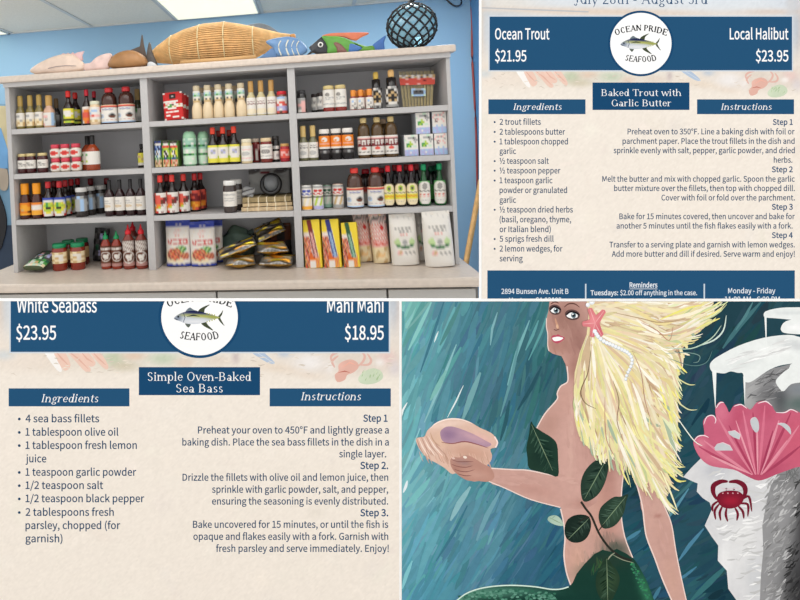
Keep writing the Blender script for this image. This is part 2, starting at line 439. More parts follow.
# serif lettering drawn from stems, bowls and hairlines (units of the em, y up)
TH, TN = .080, .036
def _gl():
    G = {}
    v = lambda x, a, b, f='': ('v', x, a, b, f)
    o = lambda cx, cy, rx, ry, a=0, b=360: ('o', cx, cy, rx, ry, a, b)
    l = lambda a, b, c, d, w=None: ('l', a, b, c, d, w)
    G['a'] = (.5, [o(.2, .13, .15, .13), v(.36, 0, .35, 'b'), o(.22, .34, .14, .15, 0, 150)])
    G['b'] = (.53, [v(.1, 0, .76, 't'), o(.28, .24, .19, .25)])
    G['c'] = (.46, [o(.25, .25, .2, .25, 45, 320)])
    G['d'] = (.54, [o(.23, .24, .18, .25), v(.4, 0, .76, 'tb')])
    G['e'] = (.48, [o(.25, .25, .2, .25, 0, 320), l(.08, .27, .44, .27)])
    G['f'] = (.33, [v(.14, 0, .6, 'b'), o(.27, .6, .13, .15, 60, 180), l(.02, .48, .31, .48)])
    G['g'] = (.5, [o(.23, .31, .16, .18), o(.23, -.09, .2, .12), l(.1, .12, .18, .03), l(.36, .44, .47, .49)])
    G['h'] = (.56, [v(.1, 0, .76, 'tb'), o(.28, .32, .16, .17, 0, 160), v(.44, 0, .32, 'b')])
    G['i'] = (.28, [v(.12, 0, .5, 'tb'), ('d', .12, .66)])
    G['k'] = (.54, [v(.1, 0, .76, 'tb'), l(.13, .2, .42, .47), l(.21, .28, .45, .01, TH), l(.36, .48, .5, .48), l(.38, .02, .53, .02)])
    G['l'] = (.27, [v(.12, 0, .76, 'tb')])
    G['m'] = (.84, [v(.1, 0, .5, 'tb'), o(.25, .32, .14, .17, 0, 160), v(.39, 0, .32, 'b'), o(.54, .32, .14, .17, 0, 160), v(.69, 0, .32, 'b')])
    G['n'] = (.57, [v(.1, 0, .5, 'tb'), o(.28, .32, .15, .17, 0, 160), v(.43, 0, .32, 'b')])
    G['o'] = (.5, [o(.25, .25, .2, .26)])
    G['p'] = (.54, [v(.1, -.22, .5, 'tb'), o(.28, .25, .19, .25)])
    G['r'] = (.42, [v(.1, 0, .5, 'tb'), o(.28, .32, .15, .17, 50, 160)])
    G['s'] = (.42, [o(.2, .37, .13, .13, 30, 270), o(.2, .13, .15, .13, -150, 90)])
    G['t'] = (.34, [v(.15, .08, .64), l(.02, .48, .31, .48), o(.25, .1, .1, .11, 180, 310)])
    G['u'] = (.57, [v(.1, .16, .5, 't'), o(.26, .18, .16, .18, 180, 340), v(.43, 0, .5, 'tb')])
    G['v'] = (.5, [l(.06, .48, .26, 0, TH), l(.26, 0, .45, .48), l(.0, .48, .17, .48), l(.35, .48, .51, .48)])
    G['w'] = (.74, [l(.06, .48, .23, 0, TH), l(.23, 0, .37, .46), l(.37, .48, .54, 0, TH), l(.54, 0, .69, .48), l(.0, .48, .16, .48), l(.6, .48, .75, .48)])
    G['y'] = (.5, [l(.06, .48, .26, 0, TH), l(.16, -.22, .45, .48), l(.0, .48, .17, .48), l(.35, .48, .51, .48)])
    G['A'] = (.7, [l(.1, 0, .34, .72), l(.34, .72, .6, 0, TH), l(.18, .24, .5, .24), l(.02, .02, .2, .02), l(.5, .02, .7, .02)])
    G['B'] = (.65, [v(.13, 0, .72, 'tb'), o(.33, .54, .17, .17, -90, 90), o(.35, .19, .2, .19, -90, 90), l(.1, .7, .35, .7), l(.1, .37, .35, .37), l(.1, .02, .35, .02)])
    G['C'] = (.68, [o(.35, .36, .28, .37, 40, 320)])
    G['D'] = (.74, [v(.13, 0, .72, 'tb'), o(.36, .36, .3, .35, -90, 90), l(.1, .7, .36, .7), l(.1, .02, .36, .02)])
    G['E'] = (.62, [v(.13, 0, .72, 'tb'), l(.1, .7, .55, .7), l(.1, .37, .42, .37), l(.1, .02, .57, .02), l(.55, .72, .55, .56), l(.42, .45, .42, .29), l(.57, 0, .57, .17)])
    G['F'] = (.58, [v(.13, 0, .72, 'tb'), l(.1, .7, .53, .7), l(.1, .37, .42, .37), l(.53, .72, .53, .56), l(.42, .45, .42, .29)])
    G['G'] = (.72, [o(.35, .36, .28, .37, 40, 330), v(.6, .03, .33, 't')])
    G['I'] = (.36, [v(.18, 0, .72, 'tb')])
    G['J'] = (.42, [v(.24, .1, .72, 't'), o(.12, .05, .12, .18, 200, 350)])
    G['N'] = (.74, [v(.13, 0, .72, 'tb'), l(.13, .7, .6, .02, TH), l(.6, 0, .6, .72), l(.52, .7, .68, .7)])
    G['O'] = (.74, [o(.37, .36, .3, .38)])
    G['P'] = (.6, [v(.13, 0, .72, 'tb'), o(.33, .52, .2, .19, -90, 90), l(.1, .7, .33, .7), l(.1, .34, .33, .34)])
    G['R'] = (.68, [v(.13, 0, .72, 'tb'), o(.33, .54, .19, .17, -90, 90), l(.1, .7, .33, .7), l(.1, .37, .33, .37), l(.34, .36, .56, .02, TH), l(.5, .02, .67, .02)])
    G['S'] = (.56, [o(.27, .54, .19, .18, 20, 270), o(.27, .18, .2, .19, -160, 90)])
    G['T'] = (.64, [v(.32, 0, .72, 'b'), l(.04, .7, .6, .7), l(.05, .72, .05, .54), l(.59, .72, .59, .54)])
    G['2'] = (.52, [o(.25, .52, .18, .2, -30, 170), l(.4, .4, .08, .04, .06), l(.06, .03, .46, .03, .07)])
    G['3'] = (.52, [o(.24, .54, .17, .17, -90, 150), o(.24, .19, .2, .19, -150, 90)])
    G['8'] = (.52, [o(.26, .54, .17, .17), o(.26, .19, .2, .19)])
    G['-'] = (.34, [l(.05, .25, .29, .25, .06)]); G[' '] = (.27, [])
    return G
GLY = _gl()
def serif(p, text, fmap, col):
    """fmap(x,y) em -> sheet units"""
    X = 0
    for ch in text:
        adv, pr = GLY[ch]; z0 = p.z
        for q in pr:
            if q[0] == 'v':
                _, x, a, b, f = q; R = [(x-TH/2, a, x+TH/2, b)]
                if 'b' in f: R.append((x-.1, a, x+.1, a+TN))
                if 't' in f: R.append((x-.1, b-TN, x+TH/2 if b != .72 else x+.1, b))
                for x0, y0, x1, y1 in R: p.poly([fmap(X+x0, y0), fmap(X+x1, y0), fmap(X+x1, y1), fmap(X+x0, y1)], col)
            elif q[0] == 'l':
                _, x0, y0, x1, y1, w = q; w = TN if w is None else (TH if w == .080 else w); dx, dy = x1-x0, y1-y0; L = math.hypot(dx, dy); nx, ny = -dy/L*w/2, dx/L*w/2
                p.poly([fmap(X+a, b) for a, b in ((x0+nx, y0+ny), (x1+nx, y1+ny), (x1-nx, y1-ny), (x0-nx, y0-ny))], col)
            elif q[0] == 'd':
                p.poly([fmap(X+q[1]+.065*math.cos(t), q[2]+.065*math.sin(t)) for t in [k*math.pi/5 for k in range(10)]], col)
            else:
                _, cx, cy, rx, ry, a0, a1 = q; n = 12
                for k in range(n):
                    quad = []; TNN = TN
                    for t, s_ in ((k, 1), (k+1, 1), (k+1, -1), (k, -1)):
                        a = math.radians(a0+(a1-a0)*t/n); w = TN+(TH-TN)*abs(math.cos(a))**1.5
                        k2 = 0 if s_ == 1 else 1
                        quad.append(fmap(X+cx+(rx-w*k2)*math.cos(a), cy+(ry-w*k2)*math.sin(a)))
                    p.poly(quad, col)
        X += adv
    return X
def serif_line(p, text, x0, x1, base, size, col, slant=0):
    w = sum(GLY[c][0] for c in text); k = (x1-x0)/w
    serif(p, text, lambda x, y: (x0+x*k+slant*y*size, base-y*size), col)
# sans lettering from Blender's own interface font
FONT = None
try:                                        # Blender's bundled interface typeface; its built-in one otherwise
    FONT = bpy.data.fonts.load(os.path.join(bpy.utils.system_resource('DATAFILES', path='fonts'), 'Noto Sans CJK Regular.woff2'))
except Exception: FONT = None
def sans_mesh(text, size, x0, x1, base, bold=0, align='L'):
    cu = bpy.data.curves.new('t', 'FONT'); cu.body = text; cu.size = 1; cu.resolution_u = 3; cu.offset = bold
    if FONT: cu.font = FONT
    o = bpy.data.objects.new('t', cu); COL.objects.link(o); bpy.context.view_layer.update()
    dg = bpy.context.evaluated_depsgraph_get(); me = bpy.data.meshes.new_from_object(o.evaluated_get(dg))
    bpy.data.objects.remove(o); V = np.array([v.co[:] for v in me.vertices]); F = [tuple(p.vertices) for p in me.polygons]
    bpy.data.meshes.remove(me); bpy.data.curves.remove(cu)
    xm, xM = V[:, 0].min(), V[:, 0].max(); k = (x1-x0)/(xM-xm)
    return [(x0+(x-xm)*k, base-y*size) for x, y in V[:, :2]], F
CAPH = None
def sans(p, text, x0, x1, base, cap, col, bold=0):
    global CAPH
    heavy = False; bold = .0085 if bold > .01 else .0050
    if CAPH is None: CAPH = -min(y for x, y in sans_mesh('H', 1, 0, 1, 0)[0]); print('CAPH', CAPH)
    pts, F = sans_mesh(text, cap/CAPH, x0, x1, base, bold); p.up(pts); i = len(p.V)
    for x, y in pts: p.vert(x, y, col)
    p.F += [tuple(i+k for k in f) for f in F]
    if heavy:
        p.up(pts); i = len(p.V)
        for x, y in pts: p.vert(x+cap*.055, y, col)
        p.F += [tuple(i+k for k in f) for f in F]

# ------------------------------------------------------------------ the room
WALL_Y = 1.50; FLOOR_Z = -0.90
zc = sum(zat(u, v, WALL_Y) for u, v in ((0, 33.5), (96, 27), (182, 18), (265, 14)))/4
XR = xat(476.5, WALL_Y, .5)
XL = -2.2; YF = -2.0
M_WALL = mat((142, 179, 208), .85, spec=.2, bump=.15, nscale=180, name='blue_wall')
tag(box('wall_back', (XL, XR+.1, WALL_Y, WALL_Y+.1, FLOOR_Z, zc+.1), M_WALL), 'light blue painted wall behind the shelving', kind='structure')
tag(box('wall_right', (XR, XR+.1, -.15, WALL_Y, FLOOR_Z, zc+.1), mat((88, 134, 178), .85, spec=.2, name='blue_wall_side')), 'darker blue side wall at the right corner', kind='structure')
tag(box('floor', (-2.2, 3.2, -3.6, WALL_Y+.1, FLOOR_Z-.05, FLOOR_Z), mat((214, 208, 200), .6, noise=.08, nscale=4, name='floor_tile')), kind='structure')
ce = box('ceiling', (XL, XR+.1, -.55, WALL_Y, zc, zc+.06), mat((236, 230, 218), .95, spec=.1, noise=.05, nscale=120, name='ceiling_tile')); tag(ce, kind='structure')
bars = []
xs_bar = [xat(u, WALL_Y, zc) for u in (13, 96, 181, 266, 353)]; xs_bar = [xs_bar[0]+k*(xs_bar[4]-xs_bar[0])/4 for k in range(-2, 7)]
pitch = xs_bar[1]-xs_bar[0]
ys_bar = [WALL_Y-.01, WALL_Y-1.22*(pitch/.61)]
for x in xs_bar:
    if x < XR-.02: bars.append((x-.012, x+.012, -.55, WALL_Y, zc-.006, zc+.001))
for y in ys_bar: bars.append((XL, XR, y-.012, y+.012, zc-.0065, zc+.001))
boxes('ceiling_grid', bars, mat((205, 205, 203), .6, name='ceiling_rail'), ce)
def ceil_light(x0, x1, y0, y1, label):
    r = empty('ceiling_light', ((x0+x1)/2, (y0+y1)/2, zc)); tag(r, label, 'ceiling light')
    w, d = (x1-x0)/2, (y1-y0)/2
    boxes('frame', [(-w, w, -d, -d+.014, -.012, 0), (-w, w, d-.014, d, -.012, 0), (-w, -w+.014, -d, d, -.012, 0), (w-.014, w, -d, d, -.012, 0)], mat((225, 225, 220), .4), r)
    box('diffuser', (-w+.014, w-.014, -d+.014, d-.014, -.010, -.002), mat((255, 250, 222), .5, emit=.72, name='lamp_diffuser'), r)
ceil_light(xs_bar[4]+.014, xs_bar[5]-.014, ys_bar[1]+.014, ys_bar[0]-.014, 'glowing rectangular ceiling light panel above the bamboo fish trap')
ceil_light(xs_bar[1]+.014, xs_bar[2]-.014, ys_bar[1]+.014, ys_bar[0]-.014, 'ceiling light panel at the far left corner of the shop ceiling')

# red cable on the wall, black cable at top right, leaning timber
tag(tube('cable', [at_y(u, v, WALL_Y-.02) for u, v in smooth([(470, -20), (472, 20), (472, 55), (474, 90), (476, 130), (477.5, 190)], False)], .007, mat((150, 62, 58), .5)),
    'red cable hanging down the blue wall at the right corner', 'cable')
tag(tube('cable', [at_y(u, v, WALL_Y-.03) for u, v in smooth([(440, -8), (448, 1), (455, 6), (461, 4), (460, -4), (453, -6)], False)], .006, mat((38, 38, 42), .5)),
    'loop of black cable on the wall near the ceiling', 'cable')
A, B = at_y(481, 180, 1.38), at_y(466, 262, 1.22)
dirn = (B-A).normalized(); B2 = A + dirn*((A.z-FLOOR_Z-.03)/-dirn.z)
tag(tube('wooden_pole', [A, A.lerp(B2, .5), B2], .020, mat((222, 172, 108), .6, noise=.15), n=4), 'tan wooden pole leaning against the wall right of the shelves', 'pole')

# things seen left of the shelving unit: a painted seascape panel standing on the floor behind
pr = empty('painted_panel', (-.75, 1.2, FLOOR_Z)); tag(pr, 'painted panel with dark round shape standing left of the shelves', 'panel')
def lp(u, v): q = at_y(u, v, 1.2); return (q.x+.75, q.z-FLOOR_Z)
def lpoly(name, pts, col, th):
    bm = bmesh.new(); f = [bm.verts.new((x, -.01-th, z)) for x, z in [lp(*p) for p in pts]]; b = [bm.verts.new((v.co.x, .012, v.co.z)) for v in f]
    bm.faces.new(f); bm.faces.new(b[::-1])
    for i in range(len(f)): bm.faces.new((f[i-1], b[i-1], b[i], f[i]))
    return from_bm(name, bm, mat(col, .7, noise=.1, nscale=8), pr)
lpoly('backing_board', [(-60, 104), (30, 104), (30, 300), (30, 400), (-60, 400)], (96, 132, 158), 0)
lpoly('sand_patch', [(-60, 106), (11, 106), (10, 128), (12, 150), (-60, 170)], (166, 156, 124), .003)
lpoly('water_patch', [(-60, 130), (2, 128), (9, 150), (9, 168), (-60, 180)], (92, 140, 184), .006)
lpoly('rock_patch', smooth([(-40, 166), (2, 168), (9, 172), (9, 188), (3, 190), (-5, 182), (-40, 184)]), (150, 138, 124), .009)
lpoly('dark_disc', smooth([(-40, 175), (-8, 182), (3, 200), (8, 220), (5, 240), (-3, 252), (-40, 262)]), (14, 14, 20), .012)
lpoly('deep_patch', [(-60, 262), (-3, 254), (8, 225), (24, 225), (24, 300), (-60, 300)], (30, 48, 70), .003)

# ------------------------------------------------------------------ shelving unit
W, DEP = 2.0, .287
ZT, Z1, Z2, Z3 = .8704, .672, .4622, .2466
XA, XB, XC, XD, XE, XF = .0215, .6546, .6885, 1.3191, 1.3516, 1.9838
SH = .024
M_SH = mat((184, 182, 181), .55, spec=.3, noise=.03, nscale=60, name='grey_melamine')
M_SHD = mat((188, 188, 190), .6, spec=.3, name='grey_back_board')
un = empty('shelving_unit', (0, 0, 0)); tag(un, 'grey wooden shelving unit with three bays standing on the countertop', 'shelving')
for (a, b) in ((0, XA), (XB, XC), (XD, XE), (XF, W)): box('side_panel', (a, b, 0, DEP, .0005, ZT), M_SH, un, bevel=.0015)
for (a, b) in ((XA, XB), (XC, XD), (XE, XF)):
    for z in (Z1, Z2, Z3): box('shelf', (a, b, .002, DEP, z-SH, z), M_SH, un, bevel=.0015)
box('back_panel', (0, W, DEP, DEP+.012, 0.0005, ZT), M_SHD, un)
box('top_rail', (0, W, -.012, .004, ZT-.002, ZT+.02), M_SH, un)
box('top_board', (0, W, .003, DEP+.012, ZT, ZT+.0175), M_SHD, un)
box('top_slab', (-.03, W+.02, -.03, DEP+.03, ZT+.018, ZT+.048), mat((208, 194, 181), .45, noise=.07, nscale=60, name='speckled_laminate'), un, bevel=.008)
TOPZ = ZT+.048
# countertop and the cabinet below
M_CT = mat((208, 195, 182), .35, spec=.4, noise=.06, nscale=45, name='countertop_laminate')
CX0, CX1, CY0 = -.12, 2.04, -.204
ct = box('countertop', (CX0, CX1, CY0-.012, DEP+.04, -.038, 0), M_CT, None, bevel=.010); tag(ct, 'long cream speckled laminate countertop under the grey shelving unit', 'countertop')
cb = empty('base_cabinet', (0, 0, FLOOR_Z)); tag(cb, 'grey base cabinet carrying the cream countertop', 'cabinet')
M_CAB = mat((186, 184, 180), .5, spec=.3, name='cabinet_grey')
box('body', (CX0+.05, CX1-.02, CY0+.035, DEP+.03, 0, -FLOOR_Z-.039), mat((120, 118, 116), .6), cb)
xd = [CX0+.06]+[xat(u, CY0, -.06) for u in (216, 388, 478)]; xd[3] = min(xd[3], CX1-.03)
for i in range(3):
    d = box('door', (xd[i]+.004, xd[i+1]-.004, CY0+.015, CY0+.034, .08, -FLOOR_Z-.050), M_CAB, cb, bevel=.002)
    tube('handle', [(xd[i+1]-.06, CY0+.012, .5), (xd[i+1]-.06, CY0-.012, .5), (xd[i+1]-.06, CY0-.012, .62), (xd[i+1]-.06, CY0+.012, .62)], .004, mat((170, 170, 172), .3, metal=1), d)
# ------------------------------------------------------------------ goods on the shelves
SHAPES = {  # body profile (radius, height), then cap (z0, z1, profile)
 'dress': ([(.0, 0), (.92, 0), (1, .03), (1, .48), (.9, .55), (.6, .63), (.52, .68), (.52, .74)], [(.56, .68), (.58, .69), (.58, .985), (.5, 1), (0, 1)]),
 'soy':   ([(0, 0), (.93, 0), (1, .03), (1, .50), (.92, .56), (.55, .66), (.38, .74), (.36, .86)], [(.44, .82), (.47, .83), (.47, .97), (.40, 1), (0, 1)]),
 'kik':   ([(0, 0), (.95, 0), (1, .04), (.96, .34), (.82, .50), (.52, .64), (.36, .73), (.34, .88)], [(.44, .85), (.48, .86), (.47, .97), (.40, 1), (0, 1)]),
 'jar':   ([(0, 0), (.92, 0), (1, .04), (1, .78), (.86, .85), (.84, .93)], [(.90, .85), (.93, .86), (.93, .98), (.86, 1), (0, 1)]),
 'amber': ([(0, 0), (.93, 0), (1, .03), (1, .46), (.85, .60), (.66, .68), (.62, .72)], [(.68, .69), (.70, .70), (.72, .98), (.65, 1), (0, 1)]),
 'jug':   ([(0, 0), (.93, 0), (1, .03), (1, .44), (.93, .47), (.90, .52), (.93, .56), (.90, .72), (.70, .82), (.42, .86), (.40, .92)], [(.46, .87), (.50, .88), (.50, .98), (.42, 1), (0, 1)]),
 'cream': ([(0, 0), (.92, 0), (1, .03), (1, .28), (.9, .38), (.68, .48), (.66, .8), (.58, .86), (.58, .9)], [(.62, .86), (.64, .87), (.64, .985), (.58, 1), (0, 1)]),
 'slim':  ([(0, 0), (.92, 0), (1, .03), (1, .52), (.9, .60), (.55, .70), (.36, .74), (.33, .92)], [(.38, .66), (.36, .70), (.36, .98), (.3, 1), (0, 1)]),
 'squeeze': ([(0, 0), (.92, 0), (1, .03), (.97, .12), (1, .5), (.9, .66), (.5, .76), (.42, .80)], [(.46, .78), (.5, .79), (.48, .86), (.28, .88), (.16, .94), (.08, 1), (0, 1)]),
 'tall':  ([(0, 0), (.95, 0), (1, .03), (.92, .48), (.80, .56), (.80, .78), (.42, .80)], [(.46, .80), (.5, .82), (.52, .93), (.40, .99), (0, 1)]),
 'can':   ([(0, 0), (.96, 0), (1, .02), (1, .95), (.96, .97)], [(.97, .94), (.99, .95), (.96, .985), (.6, 1), (0, 1)]),
 'round': ([(0, 0), (.8, 0), (1, .12), (1, .5), (.78, .68), (.74, .74)], [(.80, .70), (.84, .71), (.84, .98), (.78, 1), (0, 1)]),
}
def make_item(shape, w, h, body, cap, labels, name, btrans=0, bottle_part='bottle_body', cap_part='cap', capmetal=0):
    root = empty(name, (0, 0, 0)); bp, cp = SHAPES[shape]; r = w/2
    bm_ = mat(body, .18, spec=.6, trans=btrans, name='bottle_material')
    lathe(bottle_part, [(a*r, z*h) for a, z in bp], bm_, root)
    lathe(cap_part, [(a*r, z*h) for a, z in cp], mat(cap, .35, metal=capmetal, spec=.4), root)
    def rad(z):
        for (a, b), (c, d) in zip(bp, bp[1:]):
            if b <= z <= d and d > b: return a+(c-a)*(z-b)/(d-b)
        return bp[-2][0]
    for z0, z1, rows in labels:
        wrap_label('label', max(rad(z0+.01), rad((z0+z1)/2), rad(z1-.01))*r, z0*h, z1*h, rows, root)
    return root
BAY = {1: 'left bay', 2: 'middle bay', 3: 'right bay'}
ROW = {'a': 'top shelf', 'b': 'second shelf', 'c': 'third shelf', 'd': 'countertop'}
ZR = {'a': Z1, 'b': Z2, 'c': Z3, 'd': 0.0}
ORD = ['leftmost', 'second from left', 'third from left', 'fourth from left', 'fifth from left', 'sixth from left', 'seventh from left', 'eighth from left']
def ordinal(i, n):
    if n == 1: return ''
    if n == 2: return ['left of two', 'right of two'][i]
    if n == 3: return ['leftmost', 'middle one', 'rightmost'][i]
    return 'rightmost' if i == n-1 else ORD[i]
def row(bay, sh, name, cat, desc, shape, xs, wpx, top, body, cap, labels, depth=.045, hpx=None, extra='', **kw):
    """one prototype, then copies. xs: pixel columns (or (column, depth, top)); sizes come from the first one"""
    z = ZR[sh]; proto = None; n = len(xs); grp = f'{desc}s, {BAY[bay]} {ROW[sh]}' if n > 1 else None; out = []
    for i, q in enumerate(xs):
        u, dy = (q if isinstance(q, tuple) else (q, depth))
        if proto is None:
            w = xat(u+wpx/2, dy, z)-xat(u-wpx/2, dy, z); h = zat(u, top, dy)-z
            proto = make_item(shape, w, h, body, cap, labels, name, **kw); o = proto
        else: o = copy_tree(proto)
        bl, br = ((XA, XB), (XC, XD), (XE, XF))[bay-1]
        x = min(max(xat(u, dy, z), bl+w/2+.002), br-w/2-.002); o.location = (x, dy, z+.0006); o.rotation_euler[2] = math.atan2(CAM.x-x, dy-CAM.y)*.55+random.uniform(-.12, .12)
        lab = ' '.join(f'{desc}, {ordinal(i, n)} {extra}, {BAY[bay]} {ROW[sh]}'.replace(' ,', ',').replace(',,', ',').split())
        tag(o, lab, cat, grp); out.append(o)
    return out
GOLD = (198, 164, 88); RED = (206, 40, 34)
DARK = (30, 16, 14)
# --- left bay, top shelf
row(1, 'a', 'dressing_bottle', 'bottle', 'gold-capped salad dressing bottle', 'dress', [21.5, 31.3, 40.3], 8.4, 96, (126, 112, 60), (176, 146, 78),
    [(.08, .48, ['cwwwwc', 'wsswww', 'wwwwww', 'wccscw', 'tctctc', 'ctcctw'])], depth=.05)
row(1, 'a', 'dressing_bottle', 'bottle', 'pink salad dressing bottle with gold cap', 'dress', [50], 10.6, 95.5, (206, 166, 142), (190, 150, 84),
    [(.06, .46, ['pwwwls', 'wppwls', 'wwdwls', 'wwwwll', 'wpwwls'])], depth=.05)
row(1, 'a', 'small_bottle', 'bottle', 'small dark bottle behind the pink dressing', 'dress', [57.5], 7, 98.5, (40, 34, 28), (120, 94, 60), [(.08, .45, ['dksd', 'kddk'])], depth=.15)
row(1, 'a', 'soy_sauce_bottle', 'bottle', 'red-capped dark sauce bottle with lime yellow label', 'soy', [69.5, (76.5, .13)], 10, 91, DARK, RED,
    [(.10, .50, ['eyyyye', 'ywwwye', 'ewwwwe', 'yewwye', 'yeyyye', 'kkkkkk', 'eyeeye'])], depth=.05)
row(1, 'a', 'sauce_bottle', 'bottle', 'red-capped sauce bottle with orange food label', 'soy', [87.8, (95.5, .15)], 8.6, 89.5, DARK, (190, 30, 48),
    [(.06, .52, ['wwwwww', 'wpooww', 'pRRRow', 'oRRRow', 'woooow', 'twoRtw'])], depth=.06)
row(1, 'a', 'sauce_jar', 'jar', 'white-lidded pink sauce jar', 'jar', [95.8], 10, 101.3, (222, 194, 158), (214, 214, 190),
    [(.12, .74, ['pwwwwp', 'wwllwr', 'wlwwww', 'cpRppc', 'wwwwww', 'ctctcc'])], depth=.04)
row(1, 'a', 'soy_sauce_jug', 'bottle', 'large brown sauce jug with red cap', 'jug', [110.3, 127.4], 15.8, 88, (66, 34, 26), (198, 48, 52),
    [(.04, .52, jug_label)], depth=.06)
row(1, 'a', 'dressing_bottle', 'bottle', 'gold-capped green bottle half hidden by the divider', 'dress', [(138.6, .15)], 9, 89, (66, 66, 44), (176, 146, 92),
    [(.08, .44, ['dgwd', 'ewwg', 'gwsd'])], depth=.09)
# --- left bay, second shelf
row(1, 'b', 'jam_jar', 'jar', 'dark red jar with gold lid', 'jar', [20.6, 31.8, 43.3], 9.4, 154, (66, 16, 22), (206, 188, 136),
    [(.24, .66, plain('w', 'k', [(.34, .26, .5, .16), (.5, .3, .74, .14), (.66, .26, .7, .10)]))], depth=.045, capmetal=.3)
def stack_row():
    w = None
    for lvl in (0, 1):
        for i, u in enumerate((56.5, 66.3, 77)):
            base = Z2; dy = .05
            if w is None:
                w = xat(66.3+5, dy, Z2)-xat(66.3-5, dy, Z2); h = (zat(66.5, 144.2, dy)-Z2)/2
                p = make_item('round', w, h, (228, 214, 196), (206, 66, 84), [(.1, .62, ['wwwwwwww', 'wwwRRwww', 'qwRrrRwq', 'qwRrrRwq', 'wwwRRwww', 'qwwwwwwq'])], 'sauce_tub', cap_part='lid', bottle_part='tub_body'); o = p
            else: o = copy_tree(p)
            o.location = (xat(u, dy, Z2), dy, Z2+.0006+lvl*(h+.0006)); o.rotation_euler[2] = random.uniform(-.15, .25)
            tag(o, f"small white tub with red circle, {ordinal(i,3)}, {['lower','upper'][lvl]} layer of the stack", 'tub', 'small red and white tubs stacked on the left bay second shelf')
stack_row()
row(1, 'b', 'hot_sauce_bottle', 'bottle', 'orange hot sauce bottle with black neck', 'slim', [(88.7, .10), (93.6, .05)], 13, 136, (150, 62, 28), (24, 22, 22),
    [(.17, .54, ['wwwwww', 'dgwwww', 'ewwwww', 'wwwwww', 'gewwww', 'wwwwww'])])
row(1, 'b', 'sauce_bottle', 'bottle', 'dark bottle with yellow label against the divider', 'soy', [142.3], 8, 144, DARK, (20, 20, 20), [(.1, .62, ['dyyt', 'wtyt', 'gytt', 'dyyt', 'swww'])], depth=.12)
# --- left bay, third shelf
row(1, 'c', 'amber_sauce_bottle', 'bottle', 'amber sauce bottle with orange cap', 'amber', [26], 10.4, 183.5, (70, 28, 16), (236, 152, 24),
    [(.11, .46, ['tooooo', 'ooOOoo', 'OOOOOO', 'ootOOo', 'nooonn', 'OOOOOO'])], depth=.045)
row(1, 'c', 'amber_sauce_bottle', 'bottle', 'orange-capped bottle with a white label panel', 'amber', [38], 10.4, 183, (70, 28, 16), (236, 152, 24),
    [(.11, .46, ['tooooo', 'wwwwww', 'wwwwww', 'OOOOOO', 'oOOOOo'])], depth=.045)
LB = [(.06, .56, ['bbbbbbbb', 'blwwwwlb', 'bwygeywb', 'wyegeeyw', 'wyykkyyw', 'wweeeyww', 'Rwwyywwr', 'rrwwwwrr'])]
row(1, 'c', 'soy_sauce_bottle', 'bottle', 'red-capped soy bottle with blue and red label', 'soy', [49.6, 60.8, (66.6, .11), (72.6, .17), (79, .235)], 10.8, 181.5, DARK, (194, 38, 46), LB, depth=.05)
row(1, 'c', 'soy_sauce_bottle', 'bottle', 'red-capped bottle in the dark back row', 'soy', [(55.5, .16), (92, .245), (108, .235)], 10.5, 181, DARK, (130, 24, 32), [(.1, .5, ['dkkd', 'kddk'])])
row(1, 'c', 'spice_jar', 'jar', 'dark spice jar with white lid', 'jar', [(82.5, .055), (90.5, .118), (101.5, .175)], 12, 187.5, (44, 38, 36), (204, 202, 198),
    [(.2, .72, ['ddlsdd', 'dsslsd', 'ssslss', 'dsslsd', 'ssslsd'])])
row(1, 'c', 'sauce_bottle', 'bottle', 'dark red bottle with white label', 'slim', [110.6, 121, 131.6, 142], 10.1, 180, (40, 12, 16), (34, 30, 32),
    [(.15, .53, plain('w', 's', [(.30, .14, .5, .10), (.45, .1, .6, .08)], (.34, .66, .26, .10, 't')))], depth=.05)
# --- left bay, countertop
row(1, 'd', 'relish_jar', 'jar', 'red relish jar with green lid', 'jar', [(60.5, .045), (78.6, .06)], 13.8, 243.5, (134, 44, 28), (20, 132, 84),
    [(.28, .70, ['ttctct', 'tcwwct', 'tctwtt', 'ttcwct', 'tctctt'])], extra='in the front row')
row(1, 'd', 'relish_jar', 'jar', 'green-lidded jar in the back row', 'jar', [(69.3, .13), (83, .17)], 12.4, 240, (110, 32, 24), (18, 116, 74), [(.28, .70, ['tctt', 'tctt'])])
SRm = [(.08, .62, rooster('n', 'w'))]
row(1, 'd', 'chili_sauce_bottle', 'bottle', 'green-nozzled red chili sauce squeeze bottle', 'squeeze', [107, 117.8], 10.4, 231, (140, 46, 26), (24, 142, 84), SRm, depth=.055, cap_part='nozzle')
row(1, 'd', 'chili_sauce_bottle', 'bottle', 'red-nozzled chili sauce bottle with white print', 'squeeze', [129.8, 142.6, (134.4, .16)], 11.8, 224.5, (128, 50, 38), (216, 34, 46),
    [(.08, .66, rooster('n', 'w', 1))], depth=.05, cap_part='nozzle')
# --- middle bay, top shelf
row(2, 'a', 'dressing_bottle', 'bottle', 'tall cream dressing bottle with green-banded label', 'cream', [197.7, 208.6, 219.3, 230, 242], 10.6, 86, (222, 200, 164), (206, 190, 158),
    [(.5, .84, ['wwwwww', 'qlqqlq', 'TTgTTT', 'wwwwww', 'wcdcdw', 'wttttw'])], depth=.055)
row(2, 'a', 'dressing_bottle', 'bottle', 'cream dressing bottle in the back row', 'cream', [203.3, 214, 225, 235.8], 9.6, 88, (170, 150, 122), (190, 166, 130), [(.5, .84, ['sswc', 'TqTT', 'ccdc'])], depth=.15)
row(2, 'a', 'vinaigrette_bottle', 'bottle', 'pale vinaigrette bottle with gold cap', 'dress', [252, 262, 272.3], 9.4, 81.3, (196, 184, 140), (192, 148, 84),
    [(.04, .52, plain('w', 'm', [(.24, .2, .7, .07), (.36, .2, .8, .09)], (.5, .80, .4, .16, 'c')))], depth=.055)
